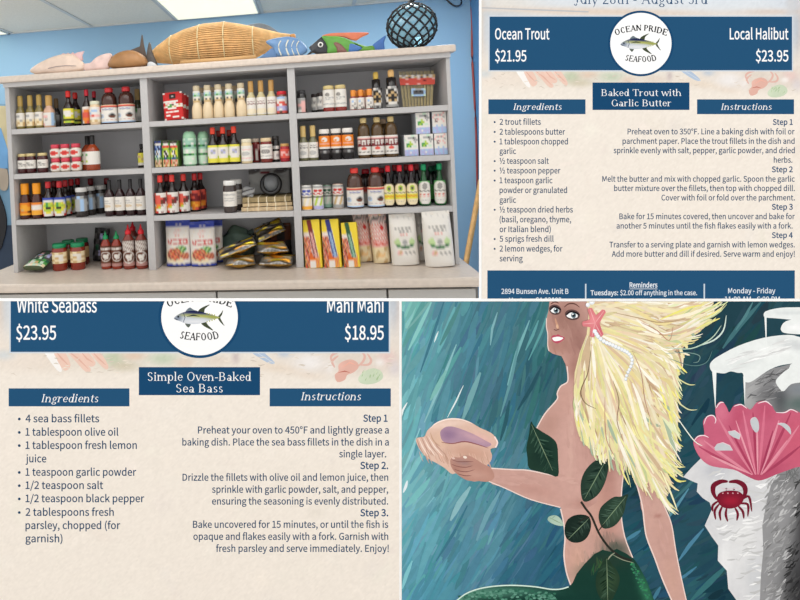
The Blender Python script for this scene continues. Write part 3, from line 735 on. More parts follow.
row(2, 'a', 'seasoning_shaker', 'shaker', 'seasoning shaker with red lid', 'jar', [282.6], 10.6, 91.5, (120, 74, 62), (200, 32, 44),
    [(.06, .76, ['wlllwl', 'wwwwwl', 'RwRRwR', 'RRwRRw', 'uuuuuu', 'uuwuuu', 'RRnRRn'])], depth=.05)
# --- middle bay, second shelf
SY = [(.06, .52, ['yeyyyyey', 'ewwwwwwy', 'ewwuswwy', 'ywwsuwwe', 'ewwwwwwy', 'yewwwwey', 'GyyyyyyG', 'eyyyyyye'])]
row(2, 'b', 'soy_sauce_bottle', 'bottle', 'red-capped soy bottle with yellow label', 'soy', [214, 224.2, 235.2], 11, 127.5, DARK, (224, 66, 42), SY, depth=.05)
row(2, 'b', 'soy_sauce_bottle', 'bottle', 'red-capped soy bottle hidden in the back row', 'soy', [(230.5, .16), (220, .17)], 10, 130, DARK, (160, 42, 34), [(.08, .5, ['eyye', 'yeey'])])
row(2, 'b', 'sauce_jar', 'jar', 'cream tartar sauce jar with white label', 'jar', [247.4], 10.8, 139, (220, 200, 160), (222, 212, 186),
    [(.1, .72, plain('w', 'p', [(.26, .2, .8, .09), (.8, .1, .9, .09)], (.4, .52, .24, .14, 's')))], depth=.04)
row(2, 'b', 'sauce_jar', 'jar', 'dark red jar behind the labelled jars', 'jar', [256.6], 8.6, 138.6, (120, 34, 30), (196, 178, 160), [(.1, .75, ['mwmmpm', 'msmwmm', 'mwmwmm'])], depth=.10)
row(2, 'b', 'sauce_jar', 'jar', 'red sauce jar with large white label', 'jar', [267], 11.8, 138, (118, 40, 34), (214, 190, 150),
    [(.16, .74, plain('w', 's', [(.2, .2, .8, .08), (.8, .1, .9, .09)], (.42, .5, .26, .16, 'd')))], depth=.045)
row(2, 'b', 'spice_grinder', 'grinder', 'black spice grinder with small label', 'jar', [276.6], 7.4, 136, (30, 26, 26), (46, 42, 40), [(.1, .42, ['pwwp', 'pwsp', 'pwwp']), (.5, .62, ['wsws'])], depth=.07, cap_part='grinder_head')
row(2, 'b', 'sauce_jar', 'jar', 'small red jar with gold lid', 'jar', [285.4], 9.4, 143.6, (166, 34, 48), (196, 152, 90), [(.2, .7, ['RRRRRR', 'RppRpR', 'RpRppR', 'RRRRRR'])], depth=.045)
# --- middle bay, third shelf
row(2, 'c', 'stir_fry_sauce_bottle', 'bottle', 'red-capped dark bottle with mango label', 'soy', [(161.6, .03), (173.4, .045), (184.8, .075)], 11.2, 175.3, DARK, (222, 60, 52),
    [(.05, .56, ['RRwwwwww', 'RRRRwwww', 'mRRRRmdw', 'nRRRnmdw', 'nRRRnmww', 'wnoonwww', 'oOoewwww', 'OOwwwwww', 'oRrwmwww'])], extra='')
row(2, 'c', 'stir_fry_sauce_bottle', 'bottle', 'red-capped dark bottle turned sideways', 'soy', [(195.8, .12), (201.6, .17), (166.5, .14)], 10.8, 173.5, DARK, (206, 46, 48),
    [(.05, .56, ['wwRRRm', 'RRmmRR', 'mRRmmR', 'RmmmmR', 'oOOooR', 'OOoOom', 'wwoRmm'])])
row(2, 'c', 'spice_jar', 'jar', 'spice jar with white lid and white label', 'jar', [(230.8, .035), (237, .12)], 13.2, 180.5, (62, 52, 50), (226, 224, 220),
    [(.2, .66, plain('w', 's', [(.2, .15, .8, .10), (.45, .2, .7, .08), (.6, .2, .75, .08)]))])
# --- right bay, top shelf
row(3, 'a', 'sauce_bottle', 'bottle', 'small black bottle with black cap', 'jar', [302.3], 9.6, 90.6, (26, 24, 26), (48, 46, 48), [(.04, .66, ['dssd', 'dspd', 'dppd', 'dspd', 'dwpk'])], depth=.05)
row(3, 'a', 'sauce_jar', 'jar', 'red sauce jar with white label and gold lid', 'jar', [(329.4, .045), (341.2, .045)], 11.6, 86, (140, 44, 38), (206, 186, 128),
    [(.16, .84, plain('w', 's', [(.46, .3, .76, .07), (.55, .3, .6, .06), (.8, .1, .9, .08)], (.40, .28, .12, .10, 'k')))])
row(3, 'a', 'sauce_jar', 'jar', 'dark jar receding behind the white-labelled jars', 'jar', [(316.3, .12), (322.4, .08)], 9.6, 94, (36, 28, 26), (46, 36, 34), [(.16, .8, ['wswwsw', 'wsdwww', 'wwwwsw', 'wsswww'])])
row(3, 'a', 'soy_shot_bottle', 'bottle', 'tiny bottle with orange cap', 'amber', [(353.8, .05), (361.4, .05), (370, .04)], 7.4, 90.3, (146, 60, 48), (228, 142, 56),
    [(.05, .6, ['pwwwww', 'pwlwww', 'wwwkww', 'pwkwww', 'wwwkkw'])])
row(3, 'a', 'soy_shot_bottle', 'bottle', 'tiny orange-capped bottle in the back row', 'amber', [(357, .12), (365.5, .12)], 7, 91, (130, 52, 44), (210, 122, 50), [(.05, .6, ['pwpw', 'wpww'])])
AR = ['dkwsdkk', 'kwkkwdk', 'kwktkwk', 'wktktkw', 'swkkkws', 'kwtktwk', 'kkwwwkk', 'sdsdsds']
row(3, 'a', 'premium_soy_bottle', 'bottle', 'tall black bottle with gold cap and patterned label', 'tall', [377.2], 10.6, 71.8, (26, 22, 22), (206, 172, 78), [(.03, .56, AR)], depth=.06)
row(3, 'a', 'premium_soy_bottle', 'bottle', 'tallest black bottle with tan cap and silver label', 'tall', [392.4], 12.6, 69.5, (26, 22, 22), (220, 176, 112), [(.03, .56, [r.replace('d', 's') for r in AR])], depth=.05)
# --- right bay, second shelf
row(3, 'b', 'vinegar_bottle', 'bottle', 'gold-capped vinegar bottle with white label', 'dress', [303.8, 314], 9.6, 126, (110, 108, 78), (206, 176, 112),
    [(.08, .52, plain('w', 'd', [(.2, .3, .7, .07), (.34, .25, .8, .07)], (.45, .68, .22, .14, 's')))], depth=.05)
row(3, 'b', 'sauce_jar', 'jar', 'black jar with orange band and white lid', 'jar', [325.4, 337, (348.6, .04)], 11.2, 129.3, (34, 28, 32), (226, 220, 212),
    [(.36, .78, lambda u, v: 'w' if v > .86 or el(u, v, .5, .3, .16, .18) and not el(u, v, .44, .36, .07, .08) else ('p' if words(u, v, .62, .2, .8, .12, 6) else 'o')), (.05, .30, ['kddsddk', 'dkkkkkd', 'kkkkkkd'])], depth=.05)
FU = ['wwwwwwwwwwww', 'pppppppppppp', 'mmmmmmmmmmmm', 'mkwwkwmwkwwk', 'mkwmkwmwkmkw', 'mwwmwwwwwmww', 'wwwwRRwwwwww', 'wwwRRRRwwwww', 'wwwwRRwwwwww', 'wwdsdsdsdsww', 'wwwwwwwwwwww']
row(3, 'b', 'ponzu_bottle', 'bottle', 'brown bottle with red and white label', 'jug', [364.8, 378.3, 392], 13, 118, (84, 62, 34), (208, 184, 128), [(.08, .54, fuji)], depth=.05)
row(3, 'b', 'ponzu_bottle', 'bottle', 'brown bottle behind the red-labelled bottles', 'jug', [384.6], 12, 119, (84, 62, 34), (200, 170, 140), [(.08, .54, FU)], depth=.13)
# --- right bay, third shelf
row(3, 'c', 'drink_can', 'can', 'white can with blue print', 'can', [307.3], 10.4, 184.5, (226, 224, 218), (168, 166, 160), [(.03, .93, can_print('b', 'c', 'O'))], depth=.03, bottle_part='can_body', cap_part='can_top', capmetal=.8)
row(3, 'c', 'drink_can', 'can', 'white can with red print and lavender base', 'can', [318.6], 10.4, 184, (226, 224, 218), (168, 166, 160), [(.03, .93, can_print('r', 'e', 'u'))], depth=.035, bottle_part='can_body', cap_part='can_top', capmetal=.8)
row(3, 'c', 'drink_can', 'can', 'green can standing behind the others', 'can', [328], 10, 184, (90, 140, 112), (140, 140, 134), [(.03, .93, can_print('G', 'q', 'T'))], depth=.10, bottle_part='can_body', cap_part='can_top', capmetal=.8)
row(3, 'c', 'drink_can', 'can', 'can with red print and beige lower half', 'can', [338.8], 10.8, 183, (220, 200, 180), (170, 150, 140), [(.03, .93, can_print('r', 't', 's'))], depth=.06, bottle_part='can_body', cap_part='can_top', capmetal=.8)
row(3, 'c', 'soy_sauce_jug', 'bottle', 'large brown sauce jug with red cap', 'jug', [(355.8, .045), (376.6, .045)], 16.4, 168, (78, 50, 40), (222, 62, 54),
    [(.04, .52, jug_label)], extra='in front')
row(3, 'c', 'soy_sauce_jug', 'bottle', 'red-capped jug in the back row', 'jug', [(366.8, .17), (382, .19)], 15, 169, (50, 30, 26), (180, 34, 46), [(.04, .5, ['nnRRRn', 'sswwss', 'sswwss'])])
KL = ['.'*8]
KI = [(.05, .57, kik_label(False))]
row(3, 'c', 'soy_sauce_bottle', 'bottle', 'dark soy bottle with red cap and cream oval label', 'kik', [389.3, 401, 412.6], 10.8, 165.5, (26, 12, 16), (218, 40, 52), KI, depth=.045)
KG = [(.05, .60, kik_label(True))]
row(3, 'c', 'soy_sauce_bottle', 'bottle', 'green soy bottle with green cap', 'kik', [425, 440.8], 11.4, 164, (30, 84, 46), (20, 150, 96), KG, depth=.05)
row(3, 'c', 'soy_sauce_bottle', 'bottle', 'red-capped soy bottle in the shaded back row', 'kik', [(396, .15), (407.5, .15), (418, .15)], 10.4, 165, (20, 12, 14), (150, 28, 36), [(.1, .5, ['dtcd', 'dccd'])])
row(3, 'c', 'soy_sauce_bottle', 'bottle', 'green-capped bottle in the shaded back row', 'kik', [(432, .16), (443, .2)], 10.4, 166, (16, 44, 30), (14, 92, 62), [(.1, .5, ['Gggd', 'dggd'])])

# --- packets, bags and boxes
def frame_at(u, v, y, w, h): pass
def panel_box(name, cat, label, z, u0, u1, vtop, dy, thick, rows, side_col, lean=0.0, yaw=0.0, parts=('box_body', 'front_print'), group=None, m=None, tilt=0.0):
    """a carton: u0,u1 pixel sides, printed front face"""
    uc = (u0+u1)/2; x = xat(uc, dy, z); w = xat(u1, dy, z)-xat(u0, dy, z); h = zat(uc, vtop, dy)-z
    r = empty(name, (x, dy, z+.0008), yaw); r.rotation_euler = (lean, tilt, yaw)
    box(parts[0], (-w/2, w/2, 0, thick, 0, h), mat(side_col, .5), r, bevel=.0012)
    grid_mesh(parts[1], lambda a, b: (-w/2+.001+(w-.002)*a, -.0006, .001+(h-.002)*b), art(rows), m or M_LABEL, r)
    return tag(r, label, cat, group)
def pouch(name, cat, label, loc, w, h, t, rows, side_col, rot=(0, 0, 0), seal=.08, parts=('pouch_body', 'printed_front'), group=None, m=None, wrinkle=.0, bm_mat=None, base_flat=.6, n=(14, 18), taper=0.0, seed=0):
    """a filled bag: pillow cross-section, flat sealed top; front carries the print"""
    r = empty(name, loc); r.rotation_euler = rot; rr = random.Random(seed+int(w*1e4)); ph = [rr.uniform(0, 6) for _ in range(6)]
    def thick(a, b):
        e = max(0, 1-abs(2*a-1)**3.2); bt = 1 if b < .02 else 1; s_ = 1-seal
        q = 0 if b > s_ else min(1, ((s_-b)/s_/.35))**.6
        if base_flat < .2 and b < .16: q *= (b/.16)**.7; return t/2*(e**.55)*q
        q *= min(1, (b+.012)/.07)**.5*(1-base_flat)+base_flat if b < .07 else 1
        return t/2*(e**.55)*q
    def wr(a, b): return wrinkle*(math.sin(9*a+ph[0]+4*b)*math.sin(11*b+ph[1])+.6*math.sin(23*a*b+ph[2]+17*b))
    def wid(b): return w*(1-taper*max(0, b-.5)*2*.5-.04*math.sin(math.pi*min(1, max(0, b)))*0)
    def P(side):
        def f(a, b): return ((a-.5)*wid(b), side*(thick(a, b)+.0006+(wr(a, b)*(1 if 0 < a < 1 and 0 < b < 1 else 0))), b*h)
        return f
    nu, nv = n
    R = None if callable(rows) else [[rows[min(len(rows)-1, int(j*len(rows)/nv))][min(len(rows[0])-1, int(i*len(rows[0])/nu))] for i in range(nu)] for j in range(nv)]
    grid_mesh(parts[1], P(-1), art(rows) if callable(rows) or len(rows[0]) > nu or len(rows) > nv else art([''.join(q) for q in R]), m or M_LABEL, r, smooth=True)
    bm = bmesh.new(); g = []
    for j in range(nv+1): g.append([bm.verts.new(P(1)(i/nu, j/nv)) for i in range(nu+1)])
    g2 = []
    for j in range(nv+1): g2.append([bm.verts.new((lambda q: (q[0], q[1]+.0005, q[2]))(P(-1)(i/nu, j/nv))) for i in range(nu+1)])
    for j in range(nv):
        for i in range(nu):
            bm.faces.new((g[j][i], g[j][i+1], g[j+1][i+1], g[j+1][i])); bm.faces.new((g2[j][i], g2[j+1][i], g2[j+1][i+1], g2[j][i+1]))
    for j in range(nv):
        for i in (0, nu): bm.faces.new((g[j][i], g[j+1][i], g2[j+1][i], g2[j][i]))
    for i in range(nu):
        for j in (0, nv): bm.faces.new((g[j][i], g[j][i+1], g2[j][i+1], g2[j][i]))
    from_bm(parts[0], bm, bm_mat or mat(side_col, .4), r, True)
    return tag(r, label, cat, group)
def size(u0, u1, vtop, dy, z): uc = (u0+u1)/2; return xat(uc, dy, z), xat(u1, dy, z)-xat(u0, dy, z), zat(uc, vtop, dy)-z
# red packets (middle bay top)
RP = ['wrrrrrrrw', 'rrrkkkrrr', 'rrrkskrrr', 'rrrkkkrrr', 'rrrrrrrrr', 'wwwwwwwrr', 'rwpwpwrrr', 'rtwgdwwtw', 'pwggctwcw', 'rrwwwwrrr', 'rrrrrrrrr', 'rwpwpwwrr', 'rrrrrrrrr', 'rwwrrrrrr', 'rrrrwwwrr', 'wrrrrrrrw']
for i, (u0, u1, vt, dy, tl) in enumerate(((165, 184, 92.5, .05, -.09), (170.5, 186, 94, .10, .02), (174, 188.5, 96, .145, .05))):
    x, w, h = size(u0, u1, vt, dy, Z1)
    pouch('soup_mix_packet', 'packet', ['front red seasoning packet with black badge, middle bay top shelf', 'middle red seasoning packet of three, mostly hidden, middle bay top shelf', 'rearmost red seasoning packet of three, middle bay top shelf'][i],
          (x, dy, Z1+.005), w, h, .014, RP, (196, 40, 44), rot=(-.12, tl*.7, .06), group='red seasoning packets', wrinkle=.0006, n=(18, 32), parts=('packet_body', 'printed_front'))
# small cartons, green tubes
CT = [['BBkBBB', 'kwwwwk', 'BlBBlB', 'BBlkBB', 'lkwlwB', 'BwkwlB', 'qGlwqG', 'gqGqGg', 'tpgptt', 'tntptn', 'tcttct'], ['kdkdkk', 'gwwwwg', 'RrRRrR', 'geeeeg', 'ekkwee', 'ewkkwe', 'ekwkke', 'gGbGgg', 'tRtpRt', 'tntRtt', 'tcRtct'], ['kkdkkk', 'wwdwwg', 'rRRrRR', 'geYege', 'ekwkye', 'YwwkYe', 'eekwke', 'gbGbgG', 'RtptRt', 'Rtntpt', 'ttcRtn']]
for i, (u0, u1) in enumerate(((155.3, 162.3), (163, 170.4), (171, 178.6))):
    panel_box('noodle_carton', 'carton', ['dark blue and green small carton, leftmost of three beside the divider', 'small green carton with yellow panel, middle of three', 'small green carton with yellow panel, right of three'][i] + ', middle bay',
              Z2, u0, u1, 140.8, .04, .07, CT[i], (96, 130, 60), group='small green cartons on the middle bay second shelf')
for i, (u, w_, v, dy) in enumerate(((190.6, 13, 131.5, .06), (204.5, 11.5, 131.5, .09))):
    x, w, h = size(u-w_/2, u+w_/2, v, dy, Z2)
    r = empty('snack_tube', (x, dy, Z2+.0006)); tag(r, ['left pale green wrapped tube beside the small cartons', 'right pale green wrapped tube beside the yellow-labelled soy bottles'][i], 'tube', 'pale green wrapped tubes')
    lathe('tube_body', [(0, 0), (w*.42, 0), (w*.46, h*.05), (w*.5, h*.7), (w*.5, h*.85), (w*.42, h*.95), (w*.3, h), (0, h)], mat((150, 196, 160), .25), r, n=18)
    wrap_label('label', w*.5, h*.05, h*.8, ['qTqTqqTq', 'TTTTTTTT', 'qTwTTwTT', 'GgGgGTgG', 'TTTTTTTT', 'qqqwqqqT', 'TqqwqwqT', 'ggGgGgTg', 'qqqqqqqT', 'qqqqqwqT', 'qTqqqqqT', 'qqqqwqqT'], r)
    bm = bmesh.new()
    for k in range(26):
        a = k*2.4; q = w*.36*math.sqrt(k/26); bmesh.ops.create_icosphere(bm, subdivisions=1, radius=w*.09, matrix=Matrix.Translation((q*math.cos(a), q*math.sin(a), h*(.985-.10*(k/26)))))
    o = from_bm('crackers', bm, mat((204, 120, 100), .5, noise=.3, nscale=90), r, True); tag(o, 'reddish pieces showing through the clear top', kind='stuff')
# bamboo mats stack and wrapped coil on the third shelf
zz = Z3+.0008
for i, (u0, u1, hh, col, lb) in enumerate(((241.5, 293, .020, (216, 190, 150), 'bottom'), (243, 292.5, .018, (206, 180, 138), 'middle'), (243, 291.5, .024, (158, 138, 98), 'top'))):
    x0, x1 = xat(u0, .03, Z3), min(xat(u1, .03, Z3), XD-.004)
    r = empty('bamboo_mat', ((x0+x1)/2, .03, zz)); tag(r, f'{lb} mat in the stack of bundled bamboo mats, middle bay', 'mat', 'bundled bamboo mats')
    bm = bmesh.new(); nn = 46; L = x1-x0
    for k in range(nn):
        xx = -L/2+L*(k+.5)/nn; bx(bm, xx-L/nn*.42, xx+L/nn*.42, 0, .19, .0015, hh-.002)
    from_bm('slats', bm, mat(col, .7, noise=.2, nscale=60), r)
    boxes('binding_cord', [(-L/2+L*q-.002, -L/2+L*q+.002, -.0015, .191, 0, hh-.0004) for q in (.12, .33, .5, .67, .88)], mat((230, 216, 188), .8), r); zz += hh+.0004
xc_, yc_ = xat(271, .07, zz), .07
x0, x1 = xat(249, .15, zz), min(xat(290, .15, zz), XD-.006); hh = zat(271, 166.5, .15)-zz
pouch('nori_package', 'packet', 'grey plastic package standing behind the coiled black ring, middle bay', ((x0+x1)/2, .165, zz+.001), x1-x0, min(hh, Z2-SH-zz-.004), .03,
      lambda u, v: 'm' if abs(v-.2) < .04 and abs(u-.4) < .12 else ('d' if math.sin(u*9+v*5)+math.sin(v*13) > .9 else 's'), (130, 132, 136), rot=(-.08, 0, 0), wrinkle=.0012)
bm = bmesh.new(); rad = .5*(xat(282, .08, zz)-xat(260, .08, zz))
cz = zat(271, 184.5, .08)
ring = [(xc_+rad*.82*math.cos(a), .095+.012*math.sin(a), cz+rad*.82*math.sin(a)) for a in [k*math.pi/12 for k in range(24)]]
tube_bm(bm, ring, rad*.22, 8, True); cr = empty('sealed_ring', (xc_, .095, zz)); 
for v in bm.verts: v.co -= Vector((xc_, .095, zz))
from_bm('ring', bm, mat((22, 20, 20), .3), cr, True); lathe('ring_film', [(0, -.002), (rad*.8, -.002), (rad*.8, .002), (0, .002)], mat((120, 122, 124), .25), cr, n=24)
cr.children[1].rotation_euler = (math.pi/2, 0, 0); cr.children[1].location = (0, 0, cz-zz)
tag(cr, 'black coil ring in plastic film standing on the bamboo mats', 'ring')
x, w, h = size(242, 254, 186, .08, zz)
pouch('spice_packet', 'packet', 'small grey foil packet on the bamboo mats left of the ring', (x-.003, .07, zz+.001), w, .045, .018, lambda u, v: 'd' if math.sin(u*8+v*11) > .5 else 's', (150, 152, 156), rot=(-.3, .25, 0), wrinkle=.001, n=(8, 8))
# blue and white bags
BW = ['bbbbbbbbbbbbbbbbbbbb', 'bbbbbbbbbbbbbbbbbbbb', 'bbbbbbbbwbwwbbbbbbbb', 'bbbbbbbbbbbbbbbbbbbb', 'BbbbbbbbbbbbbbbbbbbB', 'wwwwwwwlwwlwwwwwwwww', 'wwwwwwpwpwpwpwwwwwww', 'wccwwwwpwwpwwwwwwccw', 'wwwwwpwwpwwpwpwwwwww', 'wcwwwwwRRwRRRwwwwwcw', 'wwwwwwwwwwwwwwwwwwww', 'wwwwwrwwwwwwwwrwwwww', 'wwrwwrwwwrrrwwrrrrww', 'wwrwwwrwwwrwwwrwwrww', 'wwrwwwrwwrrrwwrrrrww', 'wrwwwwwrwwwrwwwrwrww', 'wrwwwwrwwrrwwwrrwrww', 'wwwwwwwwwwwwwwwwwwww', 'wwqwwwwwwwqwgwwwwwww', 'wcwwttwwwqgggGwqwwww', 'wwtRRnRtwwgGgqgwwwww', 'wnRRtRRRRwqgggGqwwww', 'wRnRtRRnRRwqggwwtcww', 'wcRRRtRoRRRwwwtRRtww', 'wtRnRRoRRnRRtRRnRtww', 'wwtRRtRRnRRtRRtRRtww', 'wwwtRRRtRRtRRRRntwww', 'wwwwtttRRRRttttwwwww', 'cwwwwwwwwwwwwwwwwwwc', 'BbbbbbbbbbbbbbbbbbbB', 'bbbbwbwbbwwbwbbwbbbb', 'bbbbbbbbbbbbbbbbbbbb']
for i, (u0, u1, vt, dy, tl) in enumerate(((167, 191.5, 220.5, .075, .0), (191.8, 217, 222, .066, -.03), (199, 223, 221, .14, .02))):
    x, w, h = size(u0, u1, vt, dy, 0)
    pouch('rice_snack_bag', 'bag', ['blue and white bag with red lettering, left of the front pair', 'blue and white bag with red lettering, right of the front pair', 'blue and white bag standing behind the front pair'][i] + ', middle bay',
          (x, dy, .003), w, min(h, Z3-SH-.007), .045, rice_print, (52, 66, 158), rot=(-.06, tl, 0), group='blue and white rice snack bags', wrinkle=.0012, n=(20, 32), seed=i, bm_mat=mat((60, 74, 160), .35))
# dark green sack and golden pouches
sx_ = xat(239, .233, 0); r = empty('green_sack', (sx_, .233, .001)); tag(r, 'dark grey-green soft sack slumped behind the golden pouches, middle bay', 'bag')
bm = bmesh.new(); bmesh.ops.create_icosphere(bm, subdivisions=4, radius=1)
for v in bm.verts:
    c = v.co; q = 1+.07*math.sin(5*c.x+3*c.z)+.05*math.sin(9*c.z+4*c.y)
    v.co = Vector((c.x*.088*q*(1-.18*max(0, c.z)), c.y*.046*q, max(0, .075+c.z*.078*q)))
from_bm('sack_body', bm, mat((84, 104, 92), .6, noise=.12, nscale=30), r, True)
tube('tied_neck', [(.055, -.01, .12), (.075, -.02, .132), (.082, -.03, .122)], [.013, .010, .014], mat((58, 72, 66), .6), r, 8)
x, w, h = size(268, 296, 224, .22, 0)
pouch('dark_packet', 'packet', 'dark packet standing against the back panel, middle bay', (x-.02, .235, .003), w, h, .03, ['knkn', 'nknk'], (50, 38, 36), seed=3)
def gp(seed, gold_):
    rr = random.Random(seed); cs = [(rr.random(), rr.random(), rr.choice(gold_)) for _ in range(26)]
    def f(u, v):
        if v < .10 or v > .90 or u < .05 or u > .95: return 'd' if (u*9+v*13) % 1 > .4 else 's'
        return min(cs, key=lambda c: (c[0]-u)**2*.35+(c[1]-v)**2*2.2)[2]
    return f
GP = [gp(4, 'kddsYdtkOs'), gp(9, 'OYOtdsOYOc')]
def gold(label, u, y, z, w, h, t, rot, k, seed):
    bmm = mat((176, 140, 64), .25, metal=.85)
    return pouch('golden_foil_pouch', 'pouch', label, (xat(u, y, z), y, z), w, h, t, GP[k], (150, 120, 60), rot=rot, group='golden foil pouches piled on the counter', wrinkle=.0042, n=(26, 22), seed=seed, m=M_FOIL, bm_mat=bmm, seal=.14, base_flat=.12)
gold('bottom right golden foil pouch lying at the counter front', 275, -.035, .024, .145, .150, .036, (-1.50, .0, -.08), 1, 1)
gold('golden pouch lying on the bottom right pouch', 273.5, .01, .070, .140, .125, .036, (-1.42, .03, .22), 1, 2)
gold('dark-tipped golden pouch leaning at the top of the pile', 272, .12, .118, .14, .10, .030, (-1.0, -.38, .15), 0, 3)
gold('bottom middle golden foil pouch lying flat', 240.5, -.03, .024, .135, .150, .036, (-1.50, .0, .12), 1, 4)
gold('long dark pouch on the left slope of the golden pile', 238, .0, .074, .18, .11, .026, (-1.36, -.32, .18), 0, 5)
# left bay green snack bag and dark bag
pouch('seaweed_snack_bag', 'bag', 'green patterned snack bag leaning in the left corner of the counter', (xat(34.5, -.0, 0), -.012, .024), .115, .15, .034,
      ['ddGddtdd', 'dGdGdGdG', 'GdpdGdpd', 'dGusGdus', 'dsdpGsud', 'GdGdqGdd', 'gGqggdgG', 'qgwqtgqg', 'cqwcqcqc'], (70, 84, 52), rot=(-1.22, -.03, -.2), wrinkle=.002, seal=.1, n=(20, 18))
x, w, h = size(88, 103, 230, .18, 0)
pouch('dark_snack_bag', 'bag', 'dark patterned bag behind the green-lidded jars, left bay', (x+.005, .225, .002), w, h, .035, ['kdkdk', 'dkudk', 'kdkmd', 'dGkdk', 'kdudk', 'dkdkd'], (38, 36, 42), rot=(-.08, .1, 0), wrinkle=.003)
# skewers packet
x, w, h = size(399, 433, 71, .10, Z1)
x = xat(417.5, .10, Z1)
r = empty('skewer_packet', (x, .085, Z1+.004)); r.rotation_euler = (-.13, .035, 0); tag(r, 'clear packet of bamboo skewers with red band, right bay top shelf', 'packet')
h = min(h, Z1+.19-Z1); bm = bmesh.new(); wt = w*.53; wb = w*.44
for k in range(30):
    f = (k+.5)/30-.5; tube_bm(bm, [(f*2*wb, .006+.004*(k % 3), .002), (f*2*wt, .006+.004*(k % 3), h)], .0016, 5)
o = from_bm('skewers', bm, mat((204, 188, 142), .6, noise=.15), r)
rows_ = ['wdwtwdwtwdwt', 'twtdwtwdwtwt', 'RRpRRRpRRRRp', 'RRRRRRRRmRRR', 'RRRRRRRRRRRR', 'RRpRRRpRRRRR']
grid_mesh('red_band', lambda a, b: ((a-.5)*2*(wb+(wt-wb)*(.60+.28*b)+.002), -.002, h*(.60+.28*b)), art(rows_), M_LABEL, r)
grid_mesh('label', lambda a, b: ((a-.45)*w*.42, -.003, h*(.28+.22*b)), art(['llssslq', 'ldkdkdl', 'ldddddl', 'qlllllq']), M_LABEL, r)
# cartons right bay second shelf
BXG = ['wwwwqqww', 'wwsssdsw', 'qwwwwdds', 'wwqewwsw', 'wggeewww', 'wgegwqqw', 'wwwwwwww', 'ulullulu', 'uuuwuuuu', 'uluululu']
BXP = ['wwwwwwpw', 'wpspspww', 'pwwwwwdw', 'wmmpwpww', 'wdmwwwpw', 'wwwwwwww', 'wwlwwlww', 'luullulu', 'llullull', 'uluulull']
hb = min(zat(427, 133.8, .03)-Z2, (Z1-SH-Z2)/2-.0015)
def crt(u0, u1, lvl, rows, label, dy=.03):
    x0, x1 = xat(u0, dy, Z2), xat(u1, dy, Z2); hh = hb
    r = empty('tea_carton', ((x0+x1)/2, dy, Z2+.0006+lvl*(hh+.0008))); w = x1-x0
    box('box_body', (-w/2, w/2, 0, .10, 0, hh), mat((176, 180, 184), .5), r, bevel=.001)
    grid_mesh('front_print', lambda a, b: (-w/2+.001+(w-.002)*a, -.0006, .001+(hh-.002)*b), art(rows), M_LABEL, r)
    tag(r, label, 'carton', 'white tea cartons on the right bay second shelf')
crt(405, 418.8, 0, BXG, 'white and green tea carton, lower row, leftmost')
crt(420.3, 434, 0, BXG, 'white and green tea carton, lower row, middle')
crt(434.8, 448, 0, BXP, 'white tea carton with pink print, lower row, beside the side panel')
crt(417.3, 431.5, 1, BXG, 'white and green tea carton, upper row, left')
crt(433.8, 448, 1, BXP, 'white tea carton with pink print, upper row, right')
# yellow curry cartons on the counter
def curry(i, u0, u1, vt, vb, stripe, label):
    dy = -.005; x0 = xat(u0+3.5, dy-.03, 0); x1 = xat(u1, dy-.03, 0); w = x1-x0; h = (zat((u0+u1)/2, vt, dy+.05))*1.04
    r = empty('curry_carton', ((x0+x1)/2, dy-.012, .0015)); r.rotation_euler = (-.22, -.06, -.16)
    box('box_body', (-w/2, w/2, 0, .045, 0, h), mat((226, 200, 44), .45), r, bevel=.0012)
    grid_mesh('front_print', lambda a, b: (-w/2+.001+(w-.002)*a, -.0006, .001+(h-.002)*b), art(curry_print(*stripe)), M_LABEL, r)
    tag(r, label, 'carton', 'yellow curry cartons leaning on the counter')
curry(0, 302, 322.5, 220, 266, 'mp', 'yellow curry carton with dark red stripe beside the divider')
curry(1, 321, 342, 219.5, 264, 'Bl', 'yellow curry carton with blue stripe, between the red and green ones')
curry(2, 341, 360.5, 222.5, 262, 'GT', 'yellow curry carton with green stripe beside the panko bags')
# panko bags
PK = ['sdsdsdds', 'dssdsdsd', 'spppppps', 'wRRRRpRw', 'RwRwRrrR', 'wRwRrrrR', 'RwRwRrrw', 'wRwRwRrR', 'RwRwRwRw', 'wRwRwRwR', 'RwRwRwRw', 'wRRRRRRw', 'pRRpRRRp', 'cpwcpwcc', 'cccccccc', 'ctctcctc', 'ctoctoct', 'ctcottcc', 'ctcctcct', 'cccccccc']
for i, (u0, u1, vt, dy, tl) in enumerate(((357.5, 374, 211, .085, -.06), (374, 391.5, 210.5, .05, -.06))):
    x, w, h = size(u0, u1, vt+2, dy, 0)
    pouch('breadcrumb_bag', 'bag', ['left panko bag with red lattice print, behind the curry cartons', 'right panko bag with red lattice print, beside the flour bags'][i], (x, dy+.01, .003), w, min(h, Z3-SH-.006),   .05, panko_print, (226, 190, 150), rot=(-.05, tl, 0), group='panko breadcrumb bags', wrinkle=.001, n=(16, 36), seed=i+9)
